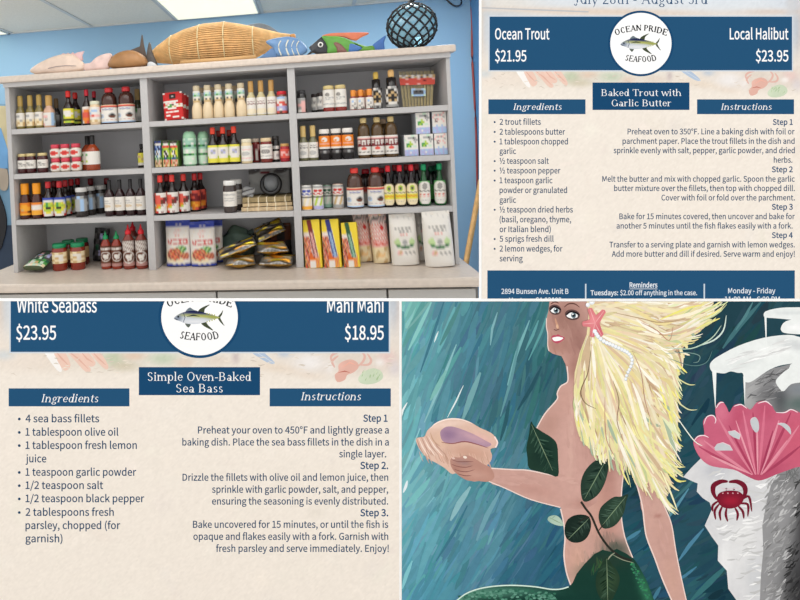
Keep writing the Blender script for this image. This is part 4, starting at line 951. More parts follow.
# flour bags
FL = ['wwwwwwwwwwwwww', 'wwwwwwwwwwwwww', 'wwwwwwwwwwwwww', 'wwwwwwwwwwwwww', 'wwwwwRRRwwwwww', 'wwwwwwwwwwwwww', 'wwdkdkdkdkdwww', 'wwwwdkdkdkwwww', 'wwwwwpRpwwwwww', 'wweqwwwwwqewww', 'wqeewsssweeqww', 'wwewGswsGeqwww', 'wwwgGGgGGgwwww', 'wwwwgGGgwwwwww', 'wwwwwwwwwwwwww', 'wwptpwdwkwdwww', 'wwtptwkdkwkwww', 'wwwwwwwwwwwwww', 'wwsswwwssswwww', 'wwwwwwwwwwwwww', 'wwwwwwwwwwwwww']
for i, (u0, u1, dy, tl, th) in enumerate(((392, 419.5, .02, -.035, .06), (425.5, 455, -.018, -.035, .07), (416, 431, .10, .0, .05))):
    x, w, h = size(u0, u1, 212, dy, 0)
    hh = min(h, Z3-SH-.008) if dy > -.01 else h
    pouch('flour_bag', 'bag', ['white flour bag with green leaf emblem, beside the panko bags', 'white flour bag with green leaf emblem, at the right side panel', 'white flour bag standing behind the two front flour bags'][i],
          (x, dy, .0035), w, hh, th, flour_print, (226, 218, 208), rot=(-.05 if i == 1 else -.02, tl, 0), group='white flour bags', wrinkle=.0011, n=(28, 42), seed=i+20, taper=.12, base_flat=.85)

# ------------------------------------------------------------------ ornaments on top of the unit
def extr(name, pts_px, y, th, m, parent, bulge=.0, org=None, C=None):
    """solid from an outline seen from the front: puffed centre, real thickness"""
    P = [at_y(u, v, y) for u, v in pts_px]; cx = sum(p.x for p in P)/len(P); czz = sum(p.z for p in P)/len(P)
    bm = bmesh.new(); ox, oy, oz = org; N = len(P); loops = []
    for s_, d in ((1, 0), (.93, .5), (.7, .82), (.35, .97)):
        loops.append((s_, d))
    def ringv(s_, off): return [bm.verts.new((cx+(p.x-cx)*s_-ox, y+off-oy, czz+(p.z-czz)*s_-oz)) for p in P]
    R = [ringv(s_, -th/2-bulge*d) for s_, d in loops]; Bk = [ringv(s_, th/2+bulge*d) for s_, d in loops]
    for L in (R, Bk):
        for a, b in zip(L, L[1:]):
            for i in range(N): bm.faces.new((a[i-1], a[i], b[i], b[i-1]))
        bm.faces.new(L[-1])
    for i in range(N): bm.faces.new((R[0][i-1], R[0][i], Bk[0][i], Bk[0][i-1]))
    return from_bm(name, bm, m, parent, True)
def orn(name, u, y, label, cat):
    x = xat(u, y, TOPZ); r = empty(name, (x, y, TOPZ+.001)); tag(r, label, cat); return r, (x, y, TOPZ+.001)
# base row of the top slab as seen, per pixel column: used to sit things on it
def sit(u, y): return proj((xat(u, y, TOPZ), y, TOPZ))[1]
def outline(pts, y, u0):
    """shift an outline so its lowest point touches the slab"""
    low = min((at_y(u, v, y).z for u, v in pts)); dz = TOPZ+.0015-low
    return pts, dz
def extr_sit(name, pts, y, th, m, parent, org, bulge=0, dz=0):
    o = extr(name, pts, y, th, m, parent, bulge, org); o.location.z += dz; return o
Y0 = .03
# pink fish
pts = smooth([(31, 70), (34, 66), (44, 60), (56, 55), (66, 53), (74, 53.5), (80, 58), (84, 63), (84, 68), (76, 71), (60, 72.5), (44, 73), (36, 73)])
r, org = orn('pink_fish_ornament', 58, Y0, 'cream and pink ceramic fish lying at the left of the slab', 'ornament'); _, dz = outline(pts, Y0, 58)
extr_sit('fish_body', pts, Y0, .02, mat((222, 200, 184), .35, noise=.1, nscale=25), r, org, .022, dz)
extr_sit('dorsal_fin', [(60, 54.5), (63, 52), (65, 54), (68, 51.5), (70, 53.5), (73, 51), (75, 53), (78, 51), (84, 50), (82, 54), (83, 59), (79, 58.5), (70, 56)], Y0, .008, mat((222, 184, 184), .4), r, org, .003, dz)
extr_sit('tail_fin', smooth([(83, 63), (90, 62), (97, 56), (104, 53), (110, 52), (112, 54), (111, 58), (110, 63), (108, 68), (98, 68.5), (88, 69.5), (83, 68)]), Y0, .012, mat((226, 198, 190), .4, noise=.12, nscale=30), r, org, .006, dz)
tube("mouth_line", [(at_y(u, v, Y0-.036).x-org[0], -.036, at_y(u, v, Y0).z-org[2]+dz) for u, v in ((48, 68.5), (56, 66.5), (66, 65.5), (76, 66))], .0012, mat((120, 110, 120), .5), r)
# brown puffer
Y0 = .015
pts = smooth([(109, 66), (112, 59), (118, 54), (126, 51), (134, 50.5), (142, 54), (147, 59.5), (146.5, 64), (140, 67), (128, 68), (116, 68.5)])
r, org = orn('brown_puffer_ornament', 128, Y0, 'round brown dried pufferfish ornament beside the pink fish', 'ornament'); _, dz = outline(pts, Y0, 0)
extr_sit('body', pts, Y0, .02, mat((160, 116, 72), .45, noise=.25, nscale=14), r, org, .045, dz)
extr_sit('fin', smooth([(128, 52), (136, 47.5), (140.5, 45), (142, 34), (144, 45), (146.5, 58), (142, 56)]), Y0+.03, .006, mat((84, 72, 64), .6), r, org, .002, dz)
# dark cone shell
pts = [(147, 64), (146.5, 56), (149.5, 41), (152, 50), (157.5, 64.5), (152, 66)]
r, org = orn('dark_fin_ornament', 151, .03, 'dark pointed triangular fin ornament between pufferfish and fish trap', 'ornament'); _, dz = outline(pts, .03, 0)
extr_sit('fin_body', smooth(pts), .03, .014, mat((76, 70, 66), .5, noise=.3, nscale=60), r, org, .006, dz)
extr_sit('white_base', smooth([(148, 61.5), (152, 60.5), (157, 64), (153, 66), (148, 65.5)]), .018, .01, mat((206, 210, 214), .4), r, org, .003, dz)
# bamboo fish trap: slats along a spindle
r, org = orn('bamboo_fish_trap', 215, .14, 'large woven bamboo fish trap lying on top of the shelves', 'fish trap')
yt = .14; pr_ = [(150, 57, 3), (158, 54.5, 8), (172, 50, 13.5), (186, 47, 17), (205, 44.5, 20), (225, 43, 20.5), (240, 43, 18.5), (255, 42.5, 15), (268, 40.5, 10), (280, 38.5, 5), (290, 37, 2.4)]
cen = []; 
for u, v, hpx in pr_:
    p = at_y(u, v, yt); q = at_y(u, v-hpx, yt); cen.append((p.x, p.z, q.z-p.z))
low = min(z-rr*.96 for x, z, rr in cen if True); dz = 0
bm = bmesh.new(); NS = 54
for k in range(NS):
    a = 2*math.pi*k/NS; pts3 = []
    for (x, z, rr) in cen:
        zz_ = max(TOPZ+.004, z+rr*math.sin(a)); pts3.append((x-org[0], min(.125, rr*.9)*math.cos(a), zz_-org[2]))
    tube_bm(bm, pts3, .0030, 4)
from_bm('bamboo_slats', bm, mat((226, 184, 126), .6, noise=.18, nscale=30, name='bamboo'), r, True)
bm = bmesh.new()
rings = [bm.verts.new((0, 0, 0))]; bm.clear()
prev = None
for (x, z, rr) in cen:
    rg = [bm.verts.new((x-org[0], min(.120, rr*.88)*math.cos(a), max(TOPZ+.002, z+rr*.96*math.sin(a))-org[2])) for a in [2*math.pi*k/24 for k in range(24)]]
    if prev:
        for i in range(24): bm.faces.new((prev[i-1], prev[i], rg[i], rg[i-1]))
    prev = rg
from_bm('inner_wall', bm, mat((196, 150, 96), .8, noise=.3, nscale=40), r, True)
def trap_at(u):
    for (a, b), (c, d) in zip(zip(pr_, cen), zip(pr_[1:], cen[1:])):
        if a[0] <= u <= c[0]: t = (u-a[0])/(c[0]-a[0]); return [b[i]+(d[i]-b[i])*t for i in range(3)]
for u in (172.5, 201, 226, 254):
    x, z, rr = trap_at(u)
    tube('binding_hoop', [(x-org[0], (min(.125, rr*.9)+.004)*math.cos(a), max(TOPZ+.003, z+(rr+.003)*math.sin(a))-org[2]) for a in [2*math.pi*k/32 for k in range(32)]], .0028, mat((222, 206, 160), .6), r, 6, True)
x, z, rr = trap_at(289); 
lathe('end_knob', [(0, 0), (.010, 0), (.014, .006), (.014, .02), (.008, .026), (0, .026)], mat((196, 140, 80), .5), r, n=12).matrix_local = Matrix.Translation((at_y(290, 36.5, yt).x-org[0], 0, z-org[2])) @ Matrix.Rotation(math.pi/2, 4, 'Y')
p0_, p1_ = at_y(181, 61.5, .02), at_y(256, 57.5, .02)
tube('bottom_rod', [(p0_.x-org[0], -.125, .011), (p1_.x-org[0], -.125, .011)], .0095, mat((206, 164, 110), .6), r, 8)
pts = smooth([(247, 26), (256, 23.5), (264, 24), (272, 27.5), (280, 33.5), (284, 37), (270, 33), (258, 29.5)])
r, org = orn('grey_fin_ornament', 265, .29, 'grey carved fin shape standing behind the bamboo trap', 'ornament')
extr('fin_body', pts+[(276, 46), (262, 52)], .29, .01, mat((112, 124, 134), .6, noise=.2), r, .004, org)
extr('stand', [(264, 60.5), (264, 44), (272, 44), (272, 60.5)], .29, .012, mat((112, 124, 134), .6), r, 0, org).location.z = 0
# blue striped fish
yb = .02
r, org = orn('blue_striped_fish', 288, yb, 'blue fish ornament with white stripes behind the trap end', 'ornament')
pts = smooth([(266, 44), (276, 40.5), (290, 39), (300, 42.5), (307, 50), (306, 55), (298, 58.5), (282, 59.5), (276, 57), (273, 50)]); _, dz = outline(pts, yb, 0)
extr_sit('fish_body', pts, yb, .012, mat((104, 142, 186), .4, noise=.15, nscale=30), r, org, .012, dz)
for u, b in ((281, 2), (288.5, 2.4), (294, 1.4), (299, 1.6)):
    L = smooth([(u, 42+abs(u-288)*.1), (u-2.2, 47), (u-1.8, 52), (u+.5, 57.5)], False, 3)
    q = [(at_y(a, c, yb-.017).x-org[0], -.0165, at_y(a, c, yb-.017).z-org[2]+dz) for a, c in L]
    tube('white_stripe', q, [.0015*b]*len(q), mat((222, 222, 206), .5), r, 5)
extr_sit('tail_fin', [(272, 50), (266, 55), (260, 60), (277, 59.5), (279, 55)], yb, .008, mat((88, 124, 168), .5), r, org, .002, dz)
# colourful wooden fish
yf = .015
r, org = orn('colourful_wooden_fish', 348, yf, 'painted wooden fish, black head, green and orange back, blue tail', 'ornament')
allp = [(308, 51), (316, 53.5), (330, 53.5), (352, 52), (380, 50)]; dz = TOPZ+.002-min(at_y(u, v, yf).z for u, v in allp)
def fx(nm, pts, col, th=.018, bl=.012, yy=0, sm=True): return extr_sit(nm, smooth(pts) if sm else pts, yf+yy, th, mat(col, .45, noise=.08, nscale=40), r, org, bl, dz)
fx('head', [(309, 47), (315, 42), (321.5, 36.5), (325.5, 41), (328, 47), (328, 53.5), (318, 54), (313, 52), (310, 53.5), (307, 54.5), (311, 50.5)], (52, 54, 60), sm=False)
fx('middle_body', [(321.5, 36.5), (330, 36), (340, 36.5), (350, 40), (356, 45), (352, 52), (340, 53), (327, 53.5), (326.5, 46)], (92, 156, 62))
fx('orange_fin', [(322, 36), (330, 33), (344, 32.3), (356, 32), (369, 32.5), (361, 37), (356, 40), (350, 39), (342, 36.5)], (214, 118, 84), .008, .004, .01)
fx('striped_flank', [(333, 43), (337, 42), (343, 46), (347, 52.5), (338, 53), (336, 48)], (132, 92, 84), .018, .012, -.006)
fx('blue_patch', [(348, 51.5), (348, 43), (355, 44.5), (362, 48), (356, 51.5)], (66, 112, 176), .018, .008, -.004)
fx('rear_body', [(350, 41), (358, 43.5), (366, 46), (373, 45.5), (374, 50.5), (364, 51), (356, 51.5), (362, 48)], (96, 150, 52), .014, .008)
fx('tail_fin', [(371, 46), (377, 41), (385.5, 35), (384, 42), (384, 50), (376, 50.5), (372, 50)], (58, 104, 172), .008, .004)
e = lathe('eye', [(0, 0), (.0115, 0), (.0115, .003), (0, .004)], mat((230, 230, 226), .4), r, n=18)
p = at_y(320.5, 44, yf-.03); e.matrix_local = Matrix.Translation((p.x-org[0], -.026, p.z-org[2]+dz)) @ Matrix.Rotation(math.pi/2, 4, 'X')
e2 = lathe('pupil', [(0, .004), (.006, .004), (.006, .006), (0, .0065)], mat((20, 20, 24), .3), e, n=14)
# glass float
yg = .05
cg = at_y(411.6, 26.6, yg); rg = (at_y(438, 27, yg).x-at_y(386, 27, yg).x)/2*1.0; rz = cg.z-TOPZ-.004
r = empty('glass_fishing_float', (cg.x, yg, TOPZ+.001)); tag(r, 'blue glass fishing float wrapped in black rope net on the slab', 'float')
H = cg.z-TOPZ
def sph(th, ph, k=1.0):
    rr = rg*.93*k; return (rr*math.sin(th)*math.cos(ph), rr*.98*math.sin(th)*math.sin(ph), H+min(rz, rr)*math.cos(th)*1.0)
lathe('glass_ball', [(rg*.93*math.sin(t), H-min(rz, rg*.93)*math.cos(t)) for t in [math.pi*k/20 for k in range(21)]], mat((140, 192, 214), .08, spec=.7, trans=.35, noise=.25, nscale=22, name='float_glass'), r, n=32)
bm = bmesh.new(); NB = 13
for s_ in (1, -1):
    for k in range(NB):
        L = []
        for j in range(17):
            t = .12+(math.pi-.34)*j/16; ph = 2*math.pi*k/NB+s_*t*.95; L.append(sph(t, ph, 1.025))
        tube_bm(bm, L, .0042, 5)
from_bm('rope_net', bm, mat((34, 36, 40), .85), r, True)
bm = bmesh.new()
for s_ in (1, -1):
    for k in range(NB):
        for j in range(2, 16, 2):
            t = .12+(math.pi-.34)*j/16; ph = 2*math.pi*k/NB+s_*t*.95; bmesh.ops.create_icosphere(bm, subdivisions=1, radius=.006, matrix=Matrix.Translation(sph(t, ph, 1.03)))
tag(from_bm('net_knots', bm, mat((30, 32, 36), .9), r), 'small rope knots of the net', kind='stuff')
q0, q1, q2 = at_y(409, 5, yg), at_y(413, -1, yg+.03), at_y(421, -12, yg+.05)
tube('rope_tail', [(0, 0, H+rz*1.0), (q0.x-cg.x, 0, q0.z-TOPZ), (q1.x-cg.x, .03, q1.z-TOPZ), (q2.x-cg.x, .05, q2.z-TOPZ)], .011, mat((34, 36, 40), .85), r, 8)
tag(box('flat_tag', (xat(1, .1, TOPZ), xat(13, .1, TOPZ), .1, .16, TOPZ+.0005, TOPZ+.006), mat((40, 44, 54), .5)), 'thin dark flat object lying at the left end of the slab', 'tag')
# ------------------------------------------------------------------ display board with its opening, and the sheets on it
def bpt(u, v, dz): return CAM + FWD*(BD-dz) + RT*((u-UC)*S) - UP*((v-VC)*S)
bm = bmesh.new()
Ls = [(-70, -60), None]
outl = [(480.3, -60), (900, -60), (900, 1010), (-70, 1010), (-70, 299.2), (480.3, 299.2)]
f = [bm.verts.new(bpt(u, v, .0)) for u, v in outl]; b = [bm.verts.new(bpt(u, v, -.005)) for u, v in outl]
bm.faces.new(f); bm.faces.new(b[::-1])
for i in range(6): bm.faces.new((f[i-1], b[i-1], b[i], f[i]))
bmesh.ops.bisect_plane(bm, geom=bm.verts[:]+bm.edges[:]+bm.faces[:], plane_co=(0, 0, FLOOR_Z+.001), plane_no=(0, 0, -1), clear_outer=True)
bmesh.ops.holes_fill(bm, edges=[e for e in bm.edges if e.is_boundary])
tag(from_bm('wall_front', bm, mat((252, 252, 252), .9, spec=.1, name='white_board')), 'white display board carrying the posters and the painting, open at its upper left', kind='structure')

NAVY = (38, 82, 118); NAVY2 = (28, 72, 110); INK = (44, 82, 116); WHITE = (250, 250, 250)
PAPER = (237, 228, 217)
def sheet(name, label, cat, u0, v0, u1, v1):
    r = board_empty(name, (u0+u1)/2, (v0+v1)/2, .0012); tag(r, label, cat)
    bm = bmesh.new(); hw, hh = (u1-u0)/2*S, (v1-v0)/2*S; bx(bm, -hw, hw, -hh, hh, -.0010, 0)
    from_bm('backing', bm, mat((236, 230, 220), .9), r); return r
def beach(p, u0, v0, k, top, bot, left, right, seedn):
    """pale printed picture of a beach still life, k = print scale, (u0,v0) = logo centre"""
    X = lambda x: u0+(x-640)*k; Y = lambda y: v0+(y-43.5)*k
    B = []
    def b(x, y, rx, ry, a, c, al): B.append((X(x), Y(y), rx*k, ry*k, a, c, al))
    b(640, 0, 400, 22, 0, (216, 224, 232), 1); b(500, 6, 40, 16, 0, (226, 218, 206), .8); b(790, 8, 22, 26, 0, (206, 214, 224), .9)
    b(640, 30, 400, 26, 0, (222, 222, 222), .8)
    for x, c in ((482, (214, 190, 168)), (486, (200, 210, 220)), (797, (210, 180, 160)), (795, (180, 196, 212))): b(x, 28, 5, 26, 0, c, .7)
    b(530, 74, 60, 14, 0, (226, 214, 200), .9); b(620, 78, 60, 10, 0, (222, 218, 208), .8); b(760, 80, 60, 22, 0, (220, 208, 196), .9)
    for x, y, rx, ry, a, c, al in ((500, 78, 24, 8, 0, (234, 222, 210), .8), (484, 74, 8, 4, 0, (206, 212, 214), .8), (571, 77, 9, 6, 0, (188, 198, 170), .9), (588, 75, 10, 3.4, 0, (220, 196, 176), .9), (580, 83, 12, 4, 0, (204, 194, 170), .8),
        (611, 77, 12, 5, 0, (194, 204, 180), .9), (628, 80, 8, 4, 0, (224, 202, 184), .8), (654, 79, 14, 4, 0, (222, 206, 192), .7), (669, 76, 3, 5, 0, (196, 182, 180), .8), (708, 73, 6, 3, 0, (186, 196, 208), .9), (728, 80, 14, 8, 0, (238, 234, 232), .9), (700, 84, 20, 4, 10, (228, 212, 194), .7),
        (730, 92, 12, 3, 10, (220, 200, 182), .7), (750, 96, 16, 2.4, 0, (212, 208, 204), .7), (790, 76, 8, 6, 20, (226, 196, 190), .8), (796, 86, 5, 8, 0, (214, 206, 208), .8), (784, 80, 4, 3, 0, (240, 236, 232), .8), (744, 84, 4, 6, 0, (238, 232, 228), .8),
        (600, 12, 130, 4, 1, (222, 204, 188), .9), (500, 14, 26, 3, 0, (198, 204, 208), .7), (770, 12, 34, 3, 0, (214, 200, 190), .9), (790, 4, 5, 20, 0, (204, 204, 206), .8)): b(x, y, rx, ry, a, c, al)
    base = [(X(x), Y(y), PAPER) for x, y in ((500, 200), (780, 200), (640, 130))]
    f0 = blobs(PAPER, B); rs = np.random.default_rng(seedn)
    sp = [(rs.uniform(left, right), rs.uniform(top, bot), rs.uniform(3, 14)*k, rs.uniform(2, 8)*k, rs.uniform(0, 180), tuple(np.array(PAPER)+rs.uniform(-9, 7)+rs.uniform(-2, 2, 3)), rs.uniform(.2, .7)) for _ in range(150)]
    def f(x, y):
        C = f0(x, y); m = np.clip((y-Y(84))/(14*k), 0, 1)[:, None]; m = m*m*(3-2*m)
        P = blobs(PAPER, sp)(x, y); C = C*(1-m)+P*m
        return C + rs.normal(0, 2.0, (len(x), 1))
    p.fill([(left, top), (right, top), (right, bot), (left, bot)], f, h=2.0)
    for q in ():                                     # pale dock beams behind the banner
        p.stroke([(X(640+260*q-60), Y(-8)), (X(640+300*q+50), Y(17))], 1.2*k, (196, 196, 196), taper=False)
    Q = lambda pts, c: p.fill(smooth([(X(a), Y(b_)) for a, b_ in pts], k=3), blobs(c, [(X(pts[0][0]), Y(pts[0][1]), 5*k, 5*k, 0, tuple(min(255, q+14) for q in c), .6)]), 1.6*k)
    Q([(515, 70), (522, 70), (530, 85.6), (526, 86)], (244, 240, 236))
    for pts in ([(523, 70), (531, 70), (537, 82), (533, 86.6), (529, 83)], [(533, 70), (541, 70), (553, 85), (549, 87.4), (541, 79)], [(543, 70), (549, 70), (557, 80), (553, 83.4), (546, 77)], [(552, 70), (559, 70), (567, 82), (565, 85.6), (557, 78)]):
        Q(pts, (234, 200, 184)); p.stroke([(X(pts[0][0]+2), Y(71)), (X((pts[0][0]+pts[2][0])/2), Y(77)), (X(pts[2][0]-2), Y(pts[2][1]))], 1.4*k, (224, 178, 160))
    Q([(679, 70), (688, 70), (700, 80), (694, 80)], (178, 194, 214)); p.stroke([(X(684), Y(71)), (X(700), Y(81))], 1.6*k, (206, 216, 228))
    for c_ in ([(747, 82), (745, 77), (746, 74), (750, 72), (756, 70.6), (762, 71)], [(748, 84), (746, 79), (751, 74.6)], [(765, 84), (770, 80), (772, 75), (769, 71)], [(768, 82), (775, 81.6), (777, 78), (774, 73)]): p.stroke(smooth([(X(a), Y(b_)) for a, b_ in c_], False), 2*k, (222, 180, 168))
    Q([(751, 82), (755, 79), (761, 77.6), (766, 80), (767, 84), (763, 88), (758, 90), (756, 94), (750, 95.6), (748, 90), (751, 87)], (222, 176, 162)); p.stroke([(X(754), Y(84)), (X(760), Y(80)), (X(765), Y(82))], 1.4*k, (234, 176, 158)); p.stroke([(X(751), Y(88)), (X(756), Y(87)), (X(760), Y(88))], 1*k, (190, 112, 98))
    Q([(767, 92), (772, 87), (779, 84.6), (785, 87), (786.6, 92), (782, 96), (774, 97.6), (768, 96)], (200, 212, 186))
    for _ in range(26):
        x_, y_ = rs.uniform(769, 784), rs.uniform(87, 95); p.stroke([(X(x_), Y(y_)), (X(x_+.4), Y(y_-1.2)), (X(x_+1), Y(y_-2.4))], .7*k, (168, 192, 148) if _ % 2 else (206, 218, 188))
    for _ in range(90):
        x_, y_ = rs.uniform(484, 796), rs.uniform(72, 90); d_ = rs.uniform(-26, 6); p.stroke([(X(x_), Y(y_)), (X(x_+2), Y(y_+rs.uniform(-1, 1))), (X(x_+rs.uniform(3, 6)), Y(y_+rs.uniform(-1.5, 1.5)))], rs.uniform(.5, 1.2)*k, tuple(np.array((232, 220, 206))+d_)) if not (748 < x_ < 786) else None
    if k == 1: p.stroke([(left, Y(8)), (X(588), Y(12))], 1.4*k, (190, 190, 192), taper=False)

def logo(r, cx, cy, k, clip):
    p = Paint(r, .00045, clip=clip); p.ell(cx, cy, 32.8*k, 32.8*k, NAVY2, n=64); p.ell(cx, cy, 30.6*k, 30.6*k, WHITE, n=64); d = p.build('logo_disc', M_INK)
    q = Paint(r, .0006, clip=clip); X = lambda x: cx+x*k; Y = lambda y: cy+y*k
    OL = (70, 78, 58); C_ = lambda L: [(X(a), Y(b)) for a, b in smooth(L)]
    body = smooth([(-20.4, .6), (-16, -2.6), (-9, -4.8), (-2, -4.8), (6, -3), (13, -.9), (15.6, -.2), (15.6, .9), (10, 2.2), (3, 4.6), (-4, 5.6), (-11, 5.2), (-16, 3.2), (-19.6, 2)])
    q.poly(C_([(14.4, 0), (17, -3), (18.8, -5.6), (18, -2), (16.6, .4), (18, 3.6), (20, 7.2), (16.6, 4), (14.6, 1.2)]), OL)
    q.poly(C_([(-1, -4.6), (2, -7.6), (8.2, -10), (4.4, -6.6), (3.4, -3.6)]), OL); q.poly(C_([(1.4, 4.8), (4, 7.6), (11, 10.8), (7, 6.6), (4.8, 3.8)]), OL)
    q.poly(C_([(-11, -4), (-8, -7.6), (-5, -6), (-2, -4.6)]), (110, 122, 130)); q.poly(C_([(-11.6, 5), (-9, 8.4), (-7, 5.4)]), (96, 104, 96))
    q.fill([(X(a), Y(b)) for a, b in body], blobs((200, 206, 214), [(X(-2), Y(-4.4), 24*k, 2.9*k, 3, (24, 30, 72), 1), (X(0), Y(-.9), 17*k, 1.3*k, 3, (176, 178, 84), .95), (X(12), Y(.4), 6*k, 1.6*k, 3, (150, 156, 66), .8), (X(-17), Y(1), 3*k, 4*k, 0, (96, 108, 128), .7), (X(-4), Y(3.6), 13*k, 1.6*k, 0, (232, 232, 234), .8)]), h=1.0*k)
    for a in (6, 8, 10, 12): q.ell(X(a), Y(-2.9+(a-6)*.22), .5*k, .6*k, (176, 178, 84), n=6); q.ell(X(a), Y(3.8-(a-6)*.3), .5*k, .6*k, (176, 178, 84), n=6)
    q.ell(X(-17), Y(-.2), .8*k, .8*k, (12, 14, 20), n=8); q.stroke([(X(-10), Y(-.4)), (X(-5), Y(-1.4)), (X(0), Y(-.6))], 1.1*k, (40, 50, 60)); q.stroke([(X(-13), Y(-3.6)), (X(-11.6), Y(.4)), (X(-13), Y(4.2))], .5*k, (60, 70, 96), taper=False)
    q.stroke([(X(-20), Y(1)), (X(-17.6), Y(2.2))], .5*k, (20, 26, 40), taper=False)
    q.build('tuna_emblem', M_INK, d)
    t = Paint(r, .0006, clip=clip); sz = 8.0*k
    global TH, TN
    TH, TN = .15, .075
    def arc(text, x0, x1, yb, sag, up, flare=0):
        w = sum(GLY[c][0] for c in text)
        def fm(x, y):
            a = x/w*2-1; xx = x0+(x1-x0)*(x/w)
            return (cx+k*xx+ (y*sz*.35*a*up), cy+k*(yb+sag*a*a)-y*sz*(1+flare*abs(a)))
        serif(t, text, fm, (24, 26, 30))
    arc('OCEAN PRIDE', -25.5, 25.5, -12.8, 5.2, 1); t.build('logo_lettering', M_INK, d)
    t = Paint(r, .0006, clip=clip); arc('SEAFOOD', -16.5, 16.5, 18.6, -1.8, -1); t.build('logo_lettering', M_INK, d)
    TH, TN = .080, .036
TXT = (34, 68, 100)
# recipe poster, upper right
C1 = (481.6, -14, 812, 298.4)
r1 = sheet('recipe_poster', 'beach-toned recipe poster for baked trout with garlic butter, upper right of the board', 'poster', *C1)
p = Paint(r1, .0001, clip=C1); beach(p, 640, 43.5, 1, C1[1], C1[3], C1[0], C1[2], 3); p.build('printed_background', M_PAPER)
p = Paint(r1, .0003, clip=C1); p.rect(488, 15.6, 792.4, 71.6, (206, 214, 222)); p.rect(489.2, 16.8, 791.2, 70.4, NAVY)
hb_ = p.build('price_banner', M_INK)
for t, a, b, y in (('Ocean Trout', 494.6, 549, 39.4), ('$21.95', 494.6, 526, 61.4), ('Local Halibut', 729, 787.6, 39.4), ('$23.95', 755, 787.6, 61.4)):
    p = Paint(r1, clip=C1); sans(p, t, a, b, y, 10.8, WHITE, .0)
    p.build('price_lettering', M_INK, hb_)
p = Paint(r1, .0003, clip=C1); serif_line(p, 'July 28th - August 3rd', 573.5, 707.5, 4.2, 14.2, NAVY2) if False else None
G_ = GLY; GLY['A'] = GLY['A']
serif_line(p, 'July 28th - August 3rd', 573.5, 707.5, 4.2, 14.6, NAVY2); p.build('date_heading', M_INK)
logo(r1, 640.3, 43.6, 1, C1)
def band(r, clip, name, x0, y0, x1, y1, lines, col=NAVY):
    p = Paint(r, .0003, clip=clip); p.rect(x0, y0, x1, y1, col); o = p.build(name, M_INK)
    p = Paint(r, .0005, clip=clip)
    for (t, a, b, y, s, sl) in lines: serif_line(p, t, a, b, y, s, WHITE, sl)
    p.build('lettering', M_INK, o)
band(r1, C1, 'title_band', 592, 82.6, 688.8, 110, [('Baked Trout with', 600.5, 680.8, 96, 9.2, 0), ('Garlic Butter', 610.4, 671, 106.3, 9.2, 0)], NAVY2)
band(r1, C1, 'ingredients_band', 488, 99.4, 585, 114.2, [('Ingredients', 512, 561.4, 109.9, 8.8, .22)])
band(r1, C1, 'instructions_band', 696.4, 99.4, 793.2, 114.2, [('Instructions', 719.4, 771, 109.9, 8.8, .22)])
p = Paint(r1, .0003, clip=C1)
for t, y, x1, bl in (('2 trout fillets', 121.8, 540.4, 1), ('2 tablespoons butter', 131.7, 564.6, 1), ('1 tablespoon chopped', 141.4, 567.4, 1), ('garlic', 151, 515.6, 0), ('½ teaspoon salt', 160.8, 548.4, 1), ('½ teaspoon pepper', 170.4, 560, 1),
    ('1 teaspoon garlic', 180.2, 552, 1), ('powder or granulated', 190, 566.6, 0), ('garlic', 199.8, 515.6, 0), ('½ teaspoon dried herbs', 209.4, 572.4, 1), ('(basil, oregano, thyme,', 219.2, 570.6, 0), ('or Italian blend)', 229, 550.4, 0), ('5 sprigs fresh dill', 238.6, 553.2, 1), ('2 lemon wedges, for', 248.4, 562, 1), ('serving', 258.2, 522.4, 0)):
    sans(p, t, 499.2, x1, y+2.9, 5.7, TXT, .004)
    if bl: p.ell(494.3, y+.3, 1.0, 1.0, TXT, n=10)
p.build('ingredients_text', M_INK)
p = Paint(r1, .0003, clip=C1)
for t, y, x0, x1, bd in (('Step 1', 122, 772, 792, 1), ('Preheat oven to 350°F. Line a baking dish with foil or', 131.5, 627, 793.8, 0), ('parchment paper. Place the trout fillets in the dish and', 141, 622, 793.8, 0), ('sprinkle evenly with salt, pepper, garlic powder, and dried', 150.3, 613, 794, 0), ('herbs.', 159.8, 773, 791.6, 0),
    ('Step 2', 169.3, 771, 792, 1), ('Melt the butter and mix with chopped garlic. Spoon the garlic', 178.8, 601.8, 794, 0), ('butter mixture over the fillets, then top with chopped dill.', 188.1, 613.6, 794, 0), ('Cover with foil or fold over the parchment.', 197.5, 660.8, 794, 0), ('Step 3', 206.7, 771, 792, 1),
    ('Bake for 15 minutes covered, then uncover and bake for', 216.2, 618.8, 794, 0), ('another 5 minutes until the fish flakes easily with a fork.', 225.6, 616, 791.8, 0), ('Step 4', 235, 771, 792, 1), ('Transfer to a serving plate and garnish with lemon wedges.', 244.4, 608.8, 794, 0), ('Add more butter and dill if desired. Serve warm and enjoy!', 253.7, 611.2, 794, 0)):
    sans(p, t, x0, x1, y+2.8, 5.5, NAVY2 if bd else TXT, .022 if bd else .002)
p.build('instructions_text', M_INK)
p = Paint(r1, .0003, clip=C1); p.rect(487, 270.2, 794, 300, NAVY); fb = p.build('footer_band', M_INK)
p = Paint(r1, .0005, clip=C1)
for x in (585.2, 703.6): p.rect(x-.7, 283.6, x+.7, 300, (200, 212, 222))
p.build('divider_lines', M_INK, fb)
